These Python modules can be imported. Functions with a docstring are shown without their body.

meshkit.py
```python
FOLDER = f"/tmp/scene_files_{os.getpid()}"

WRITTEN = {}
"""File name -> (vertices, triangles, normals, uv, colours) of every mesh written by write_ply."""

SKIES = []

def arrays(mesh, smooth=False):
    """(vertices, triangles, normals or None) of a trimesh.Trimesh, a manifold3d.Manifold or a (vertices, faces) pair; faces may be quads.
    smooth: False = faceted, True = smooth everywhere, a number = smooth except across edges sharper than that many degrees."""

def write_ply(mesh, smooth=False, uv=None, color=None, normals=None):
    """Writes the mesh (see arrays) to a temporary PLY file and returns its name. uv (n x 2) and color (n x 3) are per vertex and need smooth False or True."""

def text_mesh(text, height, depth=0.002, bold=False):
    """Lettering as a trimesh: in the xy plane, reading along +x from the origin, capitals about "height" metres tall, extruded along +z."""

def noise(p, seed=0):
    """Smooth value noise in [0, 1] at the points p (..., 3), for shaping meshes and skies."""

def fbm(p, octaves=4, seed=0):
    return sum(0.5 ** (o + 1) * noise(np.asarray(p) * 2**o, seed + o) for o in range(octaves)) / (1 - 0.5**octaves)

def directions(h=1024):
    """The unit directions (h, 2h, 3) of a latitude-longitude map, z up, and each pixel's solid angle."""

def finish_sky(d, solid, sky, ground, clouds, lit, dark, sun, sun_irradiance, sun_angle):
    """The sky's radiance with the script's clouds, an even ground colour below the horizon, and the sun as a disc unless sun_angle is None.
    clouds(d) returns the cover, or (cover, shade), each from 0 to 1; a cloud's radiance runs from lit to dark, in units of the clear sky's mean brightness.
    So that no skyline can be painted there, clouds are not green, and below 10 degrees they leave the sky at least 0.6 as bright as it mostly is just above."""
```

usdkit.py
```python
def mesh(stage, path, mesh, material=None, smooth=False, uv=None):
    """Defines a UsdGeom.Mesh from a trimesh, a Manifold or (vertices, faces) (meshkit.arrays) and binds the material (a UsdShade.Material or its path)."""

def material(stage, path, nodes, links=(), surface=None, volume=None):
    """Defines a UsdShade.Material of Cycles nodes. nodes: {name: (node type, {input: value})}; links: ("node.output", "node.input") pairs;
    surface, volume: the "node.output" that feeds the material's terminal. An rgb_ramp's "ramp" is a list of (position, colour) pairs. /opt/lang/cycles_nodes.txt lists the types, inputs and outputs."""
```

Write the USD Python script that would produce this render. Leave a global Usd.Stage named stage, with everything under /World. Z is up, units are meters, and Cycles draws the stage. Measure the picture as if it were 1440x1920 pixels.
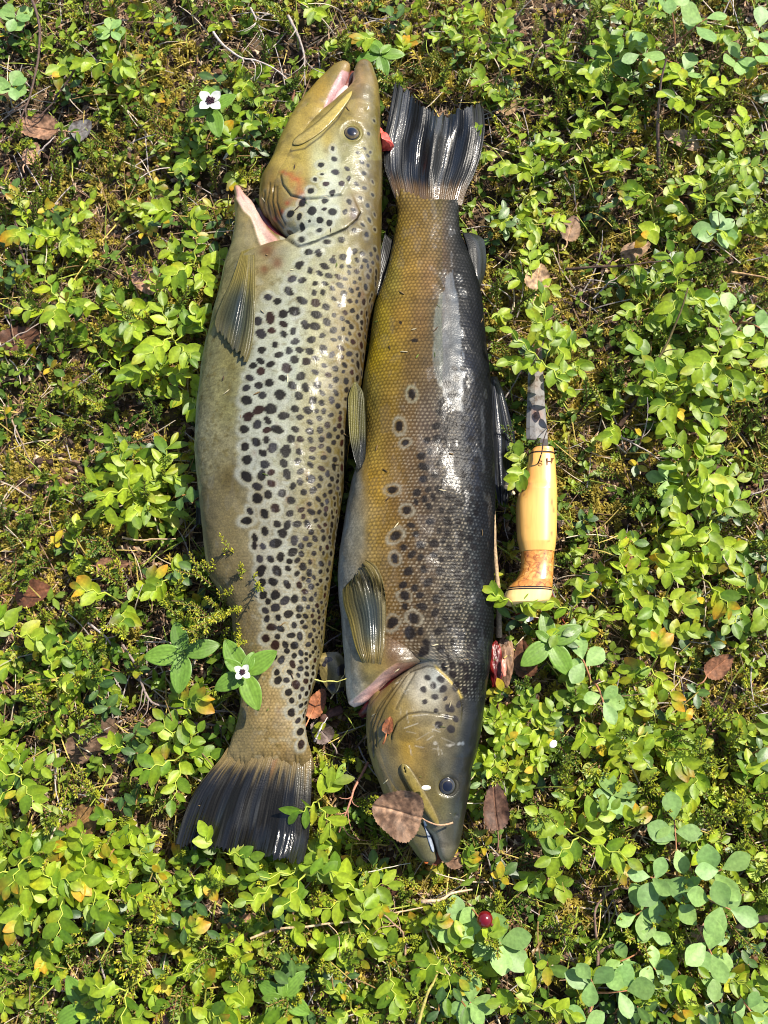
import math, random
import numpy as np, trimesh, shapely, usdkit, meshkit
from scipy.interpolate import PchipInterpolator
from scipy.spatial import cKDTree
from pxr import Usd, UsdGeom, UsdLux, UsdShade, Gf, Sdf, Vt

rng = np.random.default_rng(7)
random.seed(7)
stage = Usd.Stage.CreateInMemory()
UsdGeom.SetStageUpAxis(stage, 'Z')
UsdGeom.SetStageMetersPerUnit(stage, 1.0)
UsdGeom.Xform.Define(stage, '/World')
UsdGeom.Scope.Define(stage, '/World/Looks')

# ------------------------------------------------------------------ camera, sky, sun
DIST, TILT, MM = 0.75, math.radians(14), 0.0004          # 0.4 mm on the ground for one pixel of the photograph
EYE = np.array([0, -DIST * math.sin(TILT), 0.04 + DIST * math.cos(TILT)])
FWD, UPV = np.array([0, math.sin(TILT), -math.cos(TILT)]), np.array([0, math.cos(TILT), math.sin(TILT)])
KP = MM / DIST
cam = UsdGeom.Camera.Define(stage, '/World/camera')
cam.AddTranslateOp().Set(Gf.Vec3d(*EYE))
cam.AddRotateXOp().Set(math.degrees(TILT))
cam.CreateHorizontalApertureAttr(36.0)
cam.CreateFocalLengthAttr(36.0 / (1440 * KP))
cam.CreateClippingRangeAttr((0.05, 1000.0))
cam.CreateExposureAttr(1.14)

SUN_AZ, SUN_EL = math.radians(50), math.radians(50)       # azimuth from +y towards +x
sun_dir = np.array([math.sin(SUN_AZ) * math.cos(SUN_EL), math.cos(SUN_AZ) * math.cos(SUN_EL), math.sin(SUN_EL)])
usdkit.material(stage, '/World/Looks/sky', {
    's': ('sky_texture', {'sky_type': 'single_scattering', 'sun_disc': False, 'sun_elevation': SUN_EL, 'sun_rotation': SUN_AZ}),
    'b': ('background_shader', {'strength': 0.105})}, [('s.color', 'b.color')], surface='b.background')
dome = UsdLux.DomeLight.Define(stage, '/World/sky')
UsdShade.MaterialBindingAPI.Apply(dome.GetPrim()).Bind(UsdShade.Material.Get(stage, '/World/Looks/sky'))
sun = UsdLux.DistantLight.Define(stage, '/World/sun')
sun.CreateIntensityAttr(1.22)
sun.CreateAngleAttr(0.5)
sun.CreateColorAttr(Gf.Vec3f(1.0, 0.93, 0.80))
sun.GetPrim().CreateAttribute('inputs:normalize', Sdf.ValueTypeNames.Bool).Set(True)
_z = sun_dir; _x = np.cross([0, 0, 1.0], _z); _x /= np.linalg.norm(_x); _y = np.cross(_z, _x)
sun.AddTransformOp().Set(Gf.Matrix4d(*_x, 0, *_y, 0, *_z, 0, 0, 0, 2, 1))


def P(px, py, z):
    """The point at height z that stands at this place of the photograph."""
    px, py, z = np.broadcast_arrays(np.asarray(px, float), np.asarray(py, float), np.asarray(z, float))
    d = FWD + (px[..., None] - 720) * KP * np.array([1.0, 0, 0]) + (960 - py[..., None]) * KP * UPV
    return EYE + d * ((z - EYE[2]) / d[..., 2])[..., None]


def proj(v):
    r = np.asarray(v) - EYE
    w = r @ FWD
    return np.stack([720 + r[..., 0] / w / KP, 960 - (r @ UPV) / w / KP], -1)


def lin(c):
    c = np.asarray(c, float) / 255
    return np.where(c <= 0.04045, c / 12.92, ((c + 0.055) / 1.055) ** 2.4)


# ------------------------------------------------------------------ helpers
used = {}


def numbered(path):
    n = used.get(path, 0)
    used[path] = n + 1
    return path if n == 0 else f'{path}_{n:03d}'


def tag(prim, label=None, category=None, group=None, kind=None):
    p = prim.GetPrim() if hasattr(prim, 'GetPrim') else prim
    for k, v in (('label', label), ('category', category), ('group', group), ('kind', kind)):
        if v:
            p.SetCustomDataByKey(k, v)
    return prim


def xf(parent, name, loc=None):
    x = UsdGeom.Xform.Define(stage, numbered(f'{parent}/{name}'))
    if loc is not None:
        x.AddTranslateOp().Set(Gf.Vec3d(*map(float, loc)))
    return str(x.GetPath())


def put(parent, name, mesh, mat, tint=None, wet=None, smooth=True):
    v, f = mesh
    m = usdkit.mesh(stage, numbered(f'{parent}/{name}'), (v, f), MAT[mat], smooth=smooth)
    api = UsdGeom.PrimvarsAPI(m)
    if tint is not None:
        api.CreatePrimvar('tint', Sdf.ValueTypeNames.Color3fArray, 'vertex').Set(Vt.Vec3fArray.FromNumpy(np.ascontiguousarray(tint, np.float32)))
    if wet is not None:
        api.CreatePrimvar('wet', Sdf.ValueTypeNames.FloatArray, 'vertex').Set(Vt.FloatArray.FromNumpy(np.ascontiguousarray(wet, np.float32)))
    return str(m.GetPath())


def prim(path):
    return stage.GetPrimAtPath(path)


def grid_faces(n, m, closed=False):
    i, j = np.meshgrid(np.arange(n - 1), np.arange(m if closed else m - 1), indexing='ij')
    j2 = (j + 1) % m
    a, b, c, d = i * m + j, i * m + j2, (i + 1) * m + j2, (i + 1) * m + j
    return np.vstack([np.stack([a, b, c], -1).reshape(-1, 3), np.stack([a, c, d], -1).reshape(-1, 3)])


def join(parts):
    """[(v, f, colour)] -> one (v, f), colour"""
    vs, fs, cs, n = [], [], [], 0
    for v, f, c in parts:
        vs.append(v); fs.append(np.asarray(f) + n); n += len(v)
        cs.append(np.broadcast_to(np.asarray(c, float), (len(v), 3)))
    return (np.vstack(vs), np.vstack(fs)), np.vstack(cs)


def tube(pts, rad, sides=6):
    p = np.asarray(pts, float)
    r = np.broadcast_to(np.asarray(rad, float), (len(p),))
    t = np.gradient(p, axis=0)
    t /= np.linalg.norm(t, axis=1, keepdims=True) + 1e-12
    ref = np.array([0.31, 0.87, 0.38])
    a = np.cross(t, ref); a /= np.linalg.norm(a, axis=1, keepdims=True) + 1e-9
    b = np.cross(t, a)
    ang = np.arange(sides) * 2 * np.pi / sides
    v = p[:, None] + r[:, None, None] * (np.cos(ang)[None, :, None] * a[:, None] + np.sin(ang)[None, :, None] * b[:, None])
    v = np.vstack([v.reshape(-1, 3), p[:1], p[-1:]])
    n, m = len(p), sides
    f = grid_faces(n, m, True)
    k = np.arange(m)
    caps = np.vstack([np.stack([(k + 1) % m, k, np.full(m, n * m)], 1), np.stack([(n - 1) * m + k, (n - 1) * m + (k + 1) % m, np.full(m, n * m + 1)], 1)])
    return v, np.vstack([f, caps])


def spline(pts, n):
    pts = np.asarray(pts, float)
    d = np.r_[0, np.cumsum(np.linalg.norm(np.diff(pts, axis=0), axis=1))]
    if len(pts) == 2:
        return pts[0] + (pts[1] - pts[0]) * np.linspace(0, 1, n)[:, None]
    return PchipInterpolator(d, pts)(np.linspace(0, d[-1], n))


def sstep(x, a, b):
    t = np.clip((x - a) / (b - a), 0, 1)
    return t * t * (3 - 2 * t)


def seg_dist(q, line):
    """Distance of 2-D points q to a polyline."""
    line = np.asarray(line, float)
    best = np.full(len(q), 1e9)
    for a, b in zip(line[:-1], line[1:]):
        ab = b - a
        t = np.clip(((q - a) @ ab) / (ab @ ab + 1e-12), 0, 1)
        best = np.minimum(best, np.linalg.norm(q - a - t[:, None] * ab, axis=1))
    return best


def inside(q, poly):
    """Signed distance to a closed polygon, positive inside."""
    poly = [tuple(p) for p in poly]
    d = seg_dist(q, poly + poly[:1])
    return np.where(shapely.contains_xy(shapely.Polygon(poly).buffer(0), q[:, 0], q[:, 1]), d, -d)


def rot(axis, a):
    return trimesh.transformations.rotation_matrix(a, axis)[:3, :3]


# ------------------------------------------------------------------ materials
MAT = {}


def mat(name, nodes, links, surface):
    MAT[name] = usdkit.material(stage, '/World/Looks/' + name, nodes, links, surface=surface)


def leaf_mat(name, a, b, trans, mixf=0.35, rough=0.45, spec=0.4):
    """Two greens mixed by place and by plant, the mesh's own tint on top; light comes through."""
    mat(name, {
        'geo': ('geometry', {}), 'oi': ('object_info', {}), 'att': ('attribute', {'attribute': 'tint'}),
        'n': ('noise_texture', {'scale': 14.0, 'detail': 2.0}), 'fine': ('noise_texture', {'scale': 420.0, 'detail': 3.0}),
        'add': ('math', {'math_type': 'add'}), 'mr': ('map_range', {'from_min': 0.55, 'from_max': 1.35, 'to_min': 0.0, 'to_max': 1.0, 'clamp': True}),
        'mx': ('mix', {'mix_type': 'mix', 'color1': a, 'color2': b}), 'mul': ('mix', {'mix_type': 'multiply', 'fac': 1.0}),
        'fr': ('map_range', {'from_min': 0.3, 'from_max': 0.7, 'to_min': 0.78, 'to_max': 1.15, 'clamp': True}), 'mul2': ('mix', {'mix_type': 'multiply', 'fac': 1.0}),
        'tc': ('mix', {'mix_type': 'multiply', 'fac': 1.0, 'color2': trans}),
        'bump': ('bump', {'strength': 0.25, 'distance': 0.0006}),
        'p': ('principled_bsdf', {'roughness': rough, 'specular_ior_level': spec}), 't': ('translucent_bsdf', {}), 'mc': ('mix_closure', {'fac': mixf})},
        [('geo.position', 'n.vector'), ('geo.position', 'fine.vector'), ('n.fac', 'add.value1'), ('oi.random', 'add.value2'), ('add.value', 'mr.value'), ('mr.result', 'mx.fac'),
         ('mx.color', 'mul.color1'), ('att.color', 'mul.color2'), ('fine.fac', 'fr.value'), ('mul.color', 'mul2.color1'), ('fr.result', 'mul2.color2'),
         ('mul2.color', 'p.base_color'), ('mul2.color', 'tc.color1'), ('tc.color', 't.color'), ('fine.fac', 'bump.height'), ('bump.normal', 'p.normal'),
         ('p.BSDF', 'mc.closure1'), ('t.BSDF', 'mc.closure2')], 'mc.closure')


leaf_mat('bilberry_leaf', (0.090, 0.180, 0.013), (0.268, 0.366, 0.021), (2.1, 1.9, 0.8), mixf=0.42)
leaf_mat('bog_leaf', (0.140, 0.250, 0.072), (0.210, 0.330, 0.088), (1.6, 1.7, 1.0), mixf=0.25, rough=0.5)
leaf_mat('lingon_leaf', (0.026, 0.058, 0.014), (0.060, 0.110, 0.020), (1.6, 1.6, 1.0), mixf=0.12, rough=0.42, spec=0.35)
leaf_mat('low_leaf', (0.055, 0.110, 0.012), (0.140, 0.200, 0.020), (1.8, 1.7, 1.0), rough=0.6, spec=0.2)
leaf_mat('young_leaf', (0.150, 0.230, 0.018), (0.330, 0.340, 0.022), (2.0, 1.7, 0.8))
leaf_mat('needle_leaf', (0.080, 0.140, 0.014), (0.270, 0.310, 0.026), (1.6, 1.6, 1.0), mixf=0.2)
leaf_mat('cornel_leaf', (0.100, 0.205, 0.028), (0.150, 0.270, 0.034), (1.8, 1.8, 1.0), mixf=0.28, rough=0.42)
leaf_mat('moss_leaf', (0.150, 0.130, 0.018), (0.420, 0.330, 0.060), (1.5, 1.4, 1.0), mixf=0.25, rough=0.7, spec=0.2)


def dull_mat(name, rough=0.75, scale=300.0, spec=0.25, bump=0.5, dist=0.0008, lo=0.55, hi=1.35):
    mat(name, {
        'geo': ('geometry', {}), 'att': ('attribute', {'attribute': 'tint'}), 'n': ('noise_texture', {'scale': scale, 'detail': 4.0, 'roughness': 0.6}),
        'fr': ('map_range', {'from_min': 0.3, 'from_max': 0.7, 'to_min': lo, 'to_max': hi, 'clamp': True}), 'mul': ('mix', {'mix_type': 'multiply', 'fac': 1.0}),
        'b': ('bump', {'strength': bump, 'distance': dist}), 'p': ('principled_bsdf', {'roughness': rough, 'specular_ior_level': spec})},
        [('geo.position', 'n.vector'), ('n.fac', 'fr.value'), ('att.color', 'mul.color1'), ('fr.result', 'mul.color2'), ('mul.color', 'p.base_color'),
         ('n.fac', 'b.height'), ('b.normal', 'p.normal')], 'p.BSDF')


dull_mat('dry_leaf', 0.6, 350.0)
dull_mat('bark', 0.8, 500.0)
dull_mat('green_stem', 0.5, 300.0, lo=0.8, hi=1.2, bump=0.15)
dull_mat('petal', 0.5, 400.0, lo=0.9, hi=1.05, bump=0.15)
dull_mat('flesh', 0.38, 400.0, spec=0.45, lo=0.7, hi=1.2, bump=0.4)
dull_mat('berry', 0.18, 200.0, spec=0.6, lo=0.9, hi=1.1, bump=0.05)
dull_mat('eye', 0.04, 500.0, spec=0.8, lo=0.9, hi=1.1, bump=0.02)
dull_mat('burnt', 0.7, 800.0)

# skin: colour and wetness come with the mesh; a wet film lies over it
mat('trout_skin', {
    'geo': ('geometry', {}), 'att': ('attribute', {'attribute': 'tint'}), 'wet': ('attribute', {'attribute': 'wet'}),
    'n': ('noise_texture', {'scale': 900.0, 'detail': 3.0}), 'big': ('noise_texture', {'scale': 60.0, 'detail': 3.0}),
    'fr': ('map_range', {'from_min': 0.3, 'from_max': 0.7, 'to_min': 0.80, 'to_max': 1.18, 'clamp': True}), 'mul': ('mix', {'mix_type': 'multiply', 'fac': 1.0}),
    'b': ('bump', {'strength': 0.35, 'distance': 0.0006}), 'cb': ('bump', {'strength': 0.22, 'distance': 0.0010}),
    'ro': ('map_range', {'from_min': 0.0, 'from_max': 1.0, 'to_min': 0.62, 'to_max': 0.40, 'clamp': True}),
    'cw': ('map_range', {'from_min': 0.0, 'from_max': 1.0, 'to_min': 0.0, 'to_max': 0.75, 'clamp': True}),
    'cr': ('map_range', {'from_min': 0.0, 'from_max': 1.0, 'to_min': 0.32, 'to_max': 0.14, 'clamp': True}),
    'sl': ('map_range', {'from_min': 0.0, 'from_max': 0.6, 'to_min': 0.05, 'to_max': 0.20, 'clamp': True}), 'p': ('principled_bsdf', {})},
    [('geo.position', 'n.vector'), ('geo.position', 'big.vector'), ('n.fac', 'fr.value'), ('att.color', 'mul.color1'), ('fr.result', 'mul.color2'), ('mul.color', 'p.base_color'),
     ('n.fac', 'b.height'), ('b.normal', 'p.normal'), ('n.fac', 'cb.height'), ('cb.normal', 'p.coat_normal'), ('wet.fac', 'sl.value'), ('sl.result', 'p.specular_ior_level'), ('wet.fac', 'ro.value'), ('ro.result', 'p.roughness'),
     ('wet.fac', 'cw.value'), ('cw.result', 'p.coat_weight'), ('wet.fac', 'cr.value'), ('cr.result', 'p.coat_roughness')], 'p.BSDF')

mat('soil', {
    'geo': ('geometry', {}), 'n': ('noise_texture', {'scale': 40.0, 'detail': 5.0}), 'n2': ('noise_texture', {'scale': 350.0, 'detail': 4.0}),
    'r': ('rgb_ramp', {'ramp': [(0.25, (0.022, 0.015, 0.008)), (0.5, (0.068, 0.045, 0.023)), (0.75, (0.15, 0.105, 0.055))]}),
    'ad': ('math', {'math_type': 'multiply_add', 'value2': 0.5}), 'hf': ('math', {'math_type': 'multiply', 'value2': 0.5}),
    'b': ('bump', {'strength': 0.8, 'distance': 0.003}), 'p': ('principled_bsdf', {'roughness': 0.85, 'specular_ior_level': 0.2})},
    [('geo.position', 'n.vector'), ('geo.position', 'n2.vector'), ('n.fac', 'ad.value1'), ('n2.fac', 'hf.value1'), ('hf.value', 'ad.value3'), ('ad.value', 'r.fac'),
     ('r.color', 'p.base_color'), ('n2.fac', 'b.height'), ('b.normal', 'p.normal')], 'p.BSDF')

mat('birch_wood', {
    'geo': ('geometry', {}), 'att': ('attribute', {'attribute': 'tint'}), 'mp': ('mapping', {'scale': (90.0, 9.0, 90.0)}),
    'n': ('noise_texture', {'scale': 4.0, 'detail': 4.0, 'distortion': 0.6}), 'fr': ('map_range', {'from_min': 0.3, 'from_max': 0.7, 'to_min': 0.86, 'to_max': 1.08, 'clamp': True}),
    'mul': ('mix', {'mix_type': 'multiply', 'fac': 1.0}), 'p': ('principled_bsdf', {'roughness': 0.32, 'coat_weight': 0.35, 'coat_roughness': 0.2})},
    [('geo.position', 'mp.vector'), ('mp.vector', 'n.vector'), ('n.fac', 'fr.value'), ('att.color', 'mul.color1'), ('fr.result', 'mul.color2'), ('mul.color', 'p.base_color')], 'p.BSDF')
mat('burl_wood', {
    'geo': ('geometry', {}), 'n': ('noise_texture', {'scale': 95.0, 'detail': 4.0, 'distortion': 2.6}),
    'w': ('wave_texture', {'wave_type': 'rings', 'rings_direction': 'spherical', 'scale': 30.0, 'distortion': 22.0, 'detail': 3.0, 'detail_scale': 2.2}),
    'r': ('rgb_ramp', {'ramp': [(0.28, (0.10, 0.030, 0.008)), (0.40, (0.34, 0.125, 0.022)), (0.55, (0.46, 0.20, 0.04)), (0.75, (0.58, 0.32, 0.10))]}),
    'rw': ('rgb_ramp', {'ramp': [(0.0, (0.45, 0.28, 0.2)), (0.12, (1, 1, 1)), (1.0, (1, 1, 1))]}), 'mul': ('mix', {'mix_type': 'multiply', 'fac': 0.85}),
    'p': ('principled_bsdf', {'roughness': 0.3, 'coat_weight': 0.4, 'coat_roughness': 0.18})},
    [('geo.position', 'n.vector'), ('geo.position', 'w.vector'), ('n.fac', 'r.fac'), ('w.fac', 'rw.fac'), ('r.color', 'mul.color1'), ('rw.color', 'mul.color2'), ('mul.color', 'p.base_color')], 'p.BSDF')
mat('old_steel', {
    'geo': ('geometry', {}), 'att': ('attribute', {'attribute': 'tint'}), 'n': ('noise_texture', {'scale': 160.0, 'detail': 5.0, 'roughness': 0.65}),
    'r': ('rgb_ramp', {'ramp': [(0.0, (1.1, 1.1, 1.1)), (0.5, (0.8, 0.8, 0.8)), (0.62, (0.35, 0.28, 0.22)), (0.75, (0.2, 0.12, 0.07))]}), 'mul': ('mix', {'mix_type': 'multiply', 'fac': 1.0}),
    'b': ('bump', {'strength': 0.3, 'distance': 0.0004}), 'p': ('principled_bsdf', {'metallic': 0.55, 'roughness': 0.42})},
    [('geo.position', 'n.vector'), ('n.fac', 'r.fac'), ('att.color', 'mul.color1'), ('r.color', 'mul.color2'), ('mul.color', 'p.base_color'), ('n.fac', 'b.height'), ('b.normal', 'p.normal')], 'p.BSDF')

# ------------------------------------------------------------------ trout: tools
def curve(keys, y):
    k = np.asarray(keys, float)
    return PchipInterpolator(k[:, 0], k[:, 1], extrapolate=True)(np.clip(y, k[0, 0], k[-1, 0]))


def body_tube(left, right, top, mid, low=0.75, step=1.3, nt=150, nb=22, power=0.68, ends=(6, 6)):
    """A closed body lying on the ground: photo stations y with left and right edge (pixels), half thickness and mid height (mm)."""
    y0, y1 = left[0][0], left[-1][0]
    e = np.linspace(0, 1, 14)[1:]
    y = np.arange(y0 + 0.05, y1, step)
    y = np.unique(np.r_[y0 + ends[0] * e ** 2 * 0.9, y[(y > y0 + ends[0]) & (y < y1 - ends[1])], y1 - ends[1] * e ** 2 * 0.9])
    xl, xr, h, zc = curve(left, y), curve(right, y), curve(top, y) / 1000, curve(mid, y) / 1000
    f = np.ones_like(y)
    for d, r in ((y - y0, ends[0]), (y1 - y, ends[1])):
        f *= np.where(d < r, np.sqrt(np.clip(1 - (1 - d / r) ** 2, 0.0004, 1)), 1)
    th = np.r_[np.linspace(0, np.pi, nt), np.linspace(np.pi, 2 * np.pi, nb + 2)[1:-1]]
    w = (xr - xl) / 2 * f
    x = (xl + xr)[:, None] / 2 + w[:, None] * np.cos(th)
    s = np.sin(th)
    base = P(x, np.broadcast_to(y[:, None], x.shape), zc[:, None])
    base[..., 2] += np.where(s >= 0, np.abs(s) ** power, -low * np.abs(s) ** 0.8) * (h * f)[:, None]
    base[..., 2] = np.maximum(base[..., 2], 0.001 + 0.002 * (1 + s))
    n, m = x.shape
    d_th = np.roll(base, -1, 1) - np.roll(base, 1, 1)
    d_y = np.gradient(base, axis=0)
    nr = np.cross(d_th, d_y)
    nr /= np.linalg.norm(nr, axis=2, keepdims=True) + 1e-12
    if nr[n // 2, nt // 2, 2] < 0:
        nr = -nr
    arc = np.cumsum(np.linalg.norm(np.diff(base, axis=1, prepend=base[:, :1]), axis=2), axis=1) / MM
    arc = arc - arc[:, nt // 2][:, None]                    # pixels along the skin, from the lateral line
    faces = grid_faces(n, m, True)
    tri = base.reshape(-1, 3)[faces[len(faces) // 4]]
    return dict(v=base.reshape(-1, 3), n=nr.reshape(-1, 3), f=faces, q=proj(base).reshape(-1, 2), arc=arc.reshape(-1), y=np.repeat(y, m),
                u=np.tile(np.cos(th), n), top=np.tile(s >= -0.01, n), shape=(n, m))


def blend_colours(q, points, sx=2.0, power=3.0):
    pts = np.array([(x * sx, y) for x, y, _ in points])
    col = lin([c for _, _, c in points])
    tree = cKDTree(pts)
    d, i = tree.query(q * np.array([sx, 1.0]), k=min(9, len(pts)))
    w = 1 / (d ** 2 + 300.0) ** (power / 2)
    return (col[i] * w[..., None]).sum(1) / w.sum(1)[:, None]


def hexes(a, b, p):
    """Distance to the nearest scale centre, in scale widths, and the along-row offset."""
    best = np.full(len(a), 9.0)
    off = np.zeros(len(a))
    r = b / (p * 0.866)
    r0 = np.floor(r)
    for k in (0, 1):
        row = r0 + k
        c = (np.floor(a / p - 0.5 * (row % 2)) + 0.5 + 0.5 * (row % 2)) * p
        dy = b - row * p * 0.866
        d = np.hypot(a - c, dy) / p
        off = np.where(d < best, dy / p, off)
        best = np.minimum(best, d)
    return best, off


def throw(n, ok, radius, seed, gap):
    """Spots with varied radii that keep their distance: candidates (x, y) from ok(), radius(x, y)."""
    g = np.random.default_rng(seed)
    kept = np.zeros((0, 3))
    for x, y in ok(g, n):
        r = radius(x, y) * g.uniform(0.72, 1.22)
        if len(kept) == 0 or (np.hypot(kept[:, 0] - x, kept[:, 1] - y) > (kept[:, 2] + r) * gap).all():
            kept = np.vstack([kept, (x, y, r)])
    return kept


def spot_ratio(T, spots, seed):
    """For every vertex: distance to the nearest spot over its radius, and that spot's number."""
    up = np.flatnonzero(T['top'])
    tree = cKDTree(T['q'][up])
    _, k = tree.query(spots[:, :2])
    at = up[k]
    cen, nor = T['v'][at], T['n'][at]
    g = np.random.default_rng(seed)
    st = g.uniform(0.8, 1.25, len(spots)); ang = g.uniform(0, np.pi, len(spots))
    best, who = np.full(len(T['v']), 9.0), np.zeros(len(T['v']), int)
    vt = cKDTree(T['v'])
    wob = meshkit.noise(T['v'] * 420, 3) - 0.5
    for i, (x, y, r) in enumerate(spots):
        R = r * MM
        idx = np.array(vt.query_ball_point(cen[i], R * 3.2))
        if len(idx) == 0:
            continue
        dv = T['v'][idx] - cen[i]
        dv = dv - (dv @ nor[i])[:, None] * nor[i]
        e1 = np.array([math.cos(ang[i]), math.sin(ang[i]), 0]); e1 -= (e1 @ nor[i]) * nor[i]; e1 /= np.linalg.norm(e1)
        a = dv @ e1
        d = np.sqrt((a / st[i]) ** 2 + np.maximum((dv ** 2).sum(1) - a ** 2, 0) * st[i] ** 2) / R + wob[idx] * 0.34
        m = d < best[idx]
        best[idx[m]] = d[m]; who[idx[m]] = i
    return best, who


def fin(parent, name, L, R, z0, z1, col, rays=14, thick=1.1, jag=0.04, nt=46, nv=84, ripple=0.0, wetness=0.6, bulge=0.0, seed=1, ridge_mm=0.32, notch=0.0, zadd=None, over=None, lift=(1.2, 3.0)):
    """A fin between two side lines (photo pixels, from root to tip); z in mm along each; col(t, v) gives sRGB."""
    t, v = np.meshgrid(np.linspace(0, 1, nt), np.linspace(0, 1, nv), indexing='ij')
    g = np.random.default_rng(seed)
    teeth = np.interp(v[0], np.linspace(0, 1, rays * 2 + 1), g.uniform(-1, 0.2, rays * 2 + 1)) * jag
    tt = t * (1 + teeth[None, :] - notch * np.sin(np.pi * v[0])[None, :] ** 1.5)
    Lc, Rc = spline(L, 200), spline(R, 200)
    at = lambda c, s: np.stack([np.interp(s, np.linspace(0, 1, 200), c[:, k]) for k in (0, 1)], -1)
    pp = at(Lc, tt) * (1 - v[..., None]) + at(Rc, tt) * v[..., None]
    vw = v + 0.9 / rays * (meshkit.noise(np.stack([v * rays * 0.7, 0.6 * t, 0 * t], -1), seed + 3) - 0.5)
    ray = 0.5 + 0.5 * np.cos(2 * np.pi * rays * vw)
    split = 0.5 + 0.5 * np.cos(4 * np.pi * rays * vw + 2 + 3 * t)
    ridge = (ray * (1 - 0.5 * t) + 0.5 * split * t)
    zl = lambda z, s: np.interp(s, np.linspace(0, 1, len(z)), z)
    z = (zl(z0, t) * (1 - v) + zl(z1, t) * v) / 1000 + ridge * ridge_mm / 1000 * sstep(t, 0, 0.1) + bulge / 1000 * np.sin(np.pi * v) + ripple / 1000 * np.sin(2 * np.pi * (2.3 * v + 0.4 * t)) * t
    if zadd is not None:
        z = z + zadd(t, v) / 1000
    if over is not None:                                    # the fin lies on the flank
        sz = skin_z(over, pp.reshape(-1, 2)).reshape(nt, nv)
        sz = np.where(np.isnan(sz), np.nanmin(sz), sz)
        for _ in range(12):
            sz[1:-1, 1:-1] = (sz[:-2, 1:-1] + sz[2:, 1:-1] + sz[1:-1, :-2] + sz[1:-1, 2:]) / 4
        z = sz + (lift[0] + (lift[1] - lift[0]) * t) / 1000 + (z - (zl(z0, t) * (1 - v) + zl(z1, t) * v) / 1000) - 0.002 * (1 - sstep(t, 0, 0.10))
    pt = P(pp[..., 0], pp[..., 1], z)
    bot = pt.copy(); bot[..., 2] -= thick / 1000 * (1.0 - 0.55 * t)
    vv = np.vstack([pt.reshape(-1, 3), bot.reshape(-1, 3)])
    f = grid_faces(nt, nv)
    k = nt * nv
    rim = np.r_[np.arange(nv), np.arange(1, nt) * nv + nv - 1, (nt - 1) * nv + np.arange(nv - 2, -1, -1), np.arange(nt - 2, 0, -1) * nv]
    r2 = np.roll(rim, -1)
    f = np.vstack([f, f[:, ::-1] + k, np.stack([rim, rim + k, r2], 1), np.stack([r2, rim + k, r2 + k], 1)])
    m = trimesh.Trimesh(vv, f, process=False)
    if m.volume < 0:
        f = f[:, ::-1]
    streak = meshkit.noise(np.stack([v * rays * 3, t * 4, 0 * t], -1), seed)
    c = lin(col(t, v)) * (0.62 if nt < 100 else 0.34) * (0.70 + 0.5 * ridge[..., None]) * (0.6 + 0.8 * streak[..., None])
    if nt >= 100:                                           # a tail runs on in the colour of the flank
        c = mixc(c, lin(col(t * 0, v)) * 0.40 * (0.75 + 0.5 * streak[..., None]), 1 - sstep(t + 0.12 * (streak - 0.5), 0.10, 0.26))
    c = np.vstack([c.reshape(-1, 3)] * 2)
    return put(parent, name, (vv, f), 'trout_skin', c, np.concatenate([(wetness * (0.3 + 1.4 * sstep(meshkit.noise(np.stack([v * rays * 0.5, t * 2, 0 * t], -1), seed + 9), 0.45, 0.75))).ravel()] * 2))


def mixc(a, b, k):
    return np.asarray(a, float) * (1 - np.asarray(k)[..., None]) + np.asarray(b, float) * np.asarray(k)[..., None]


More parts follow.
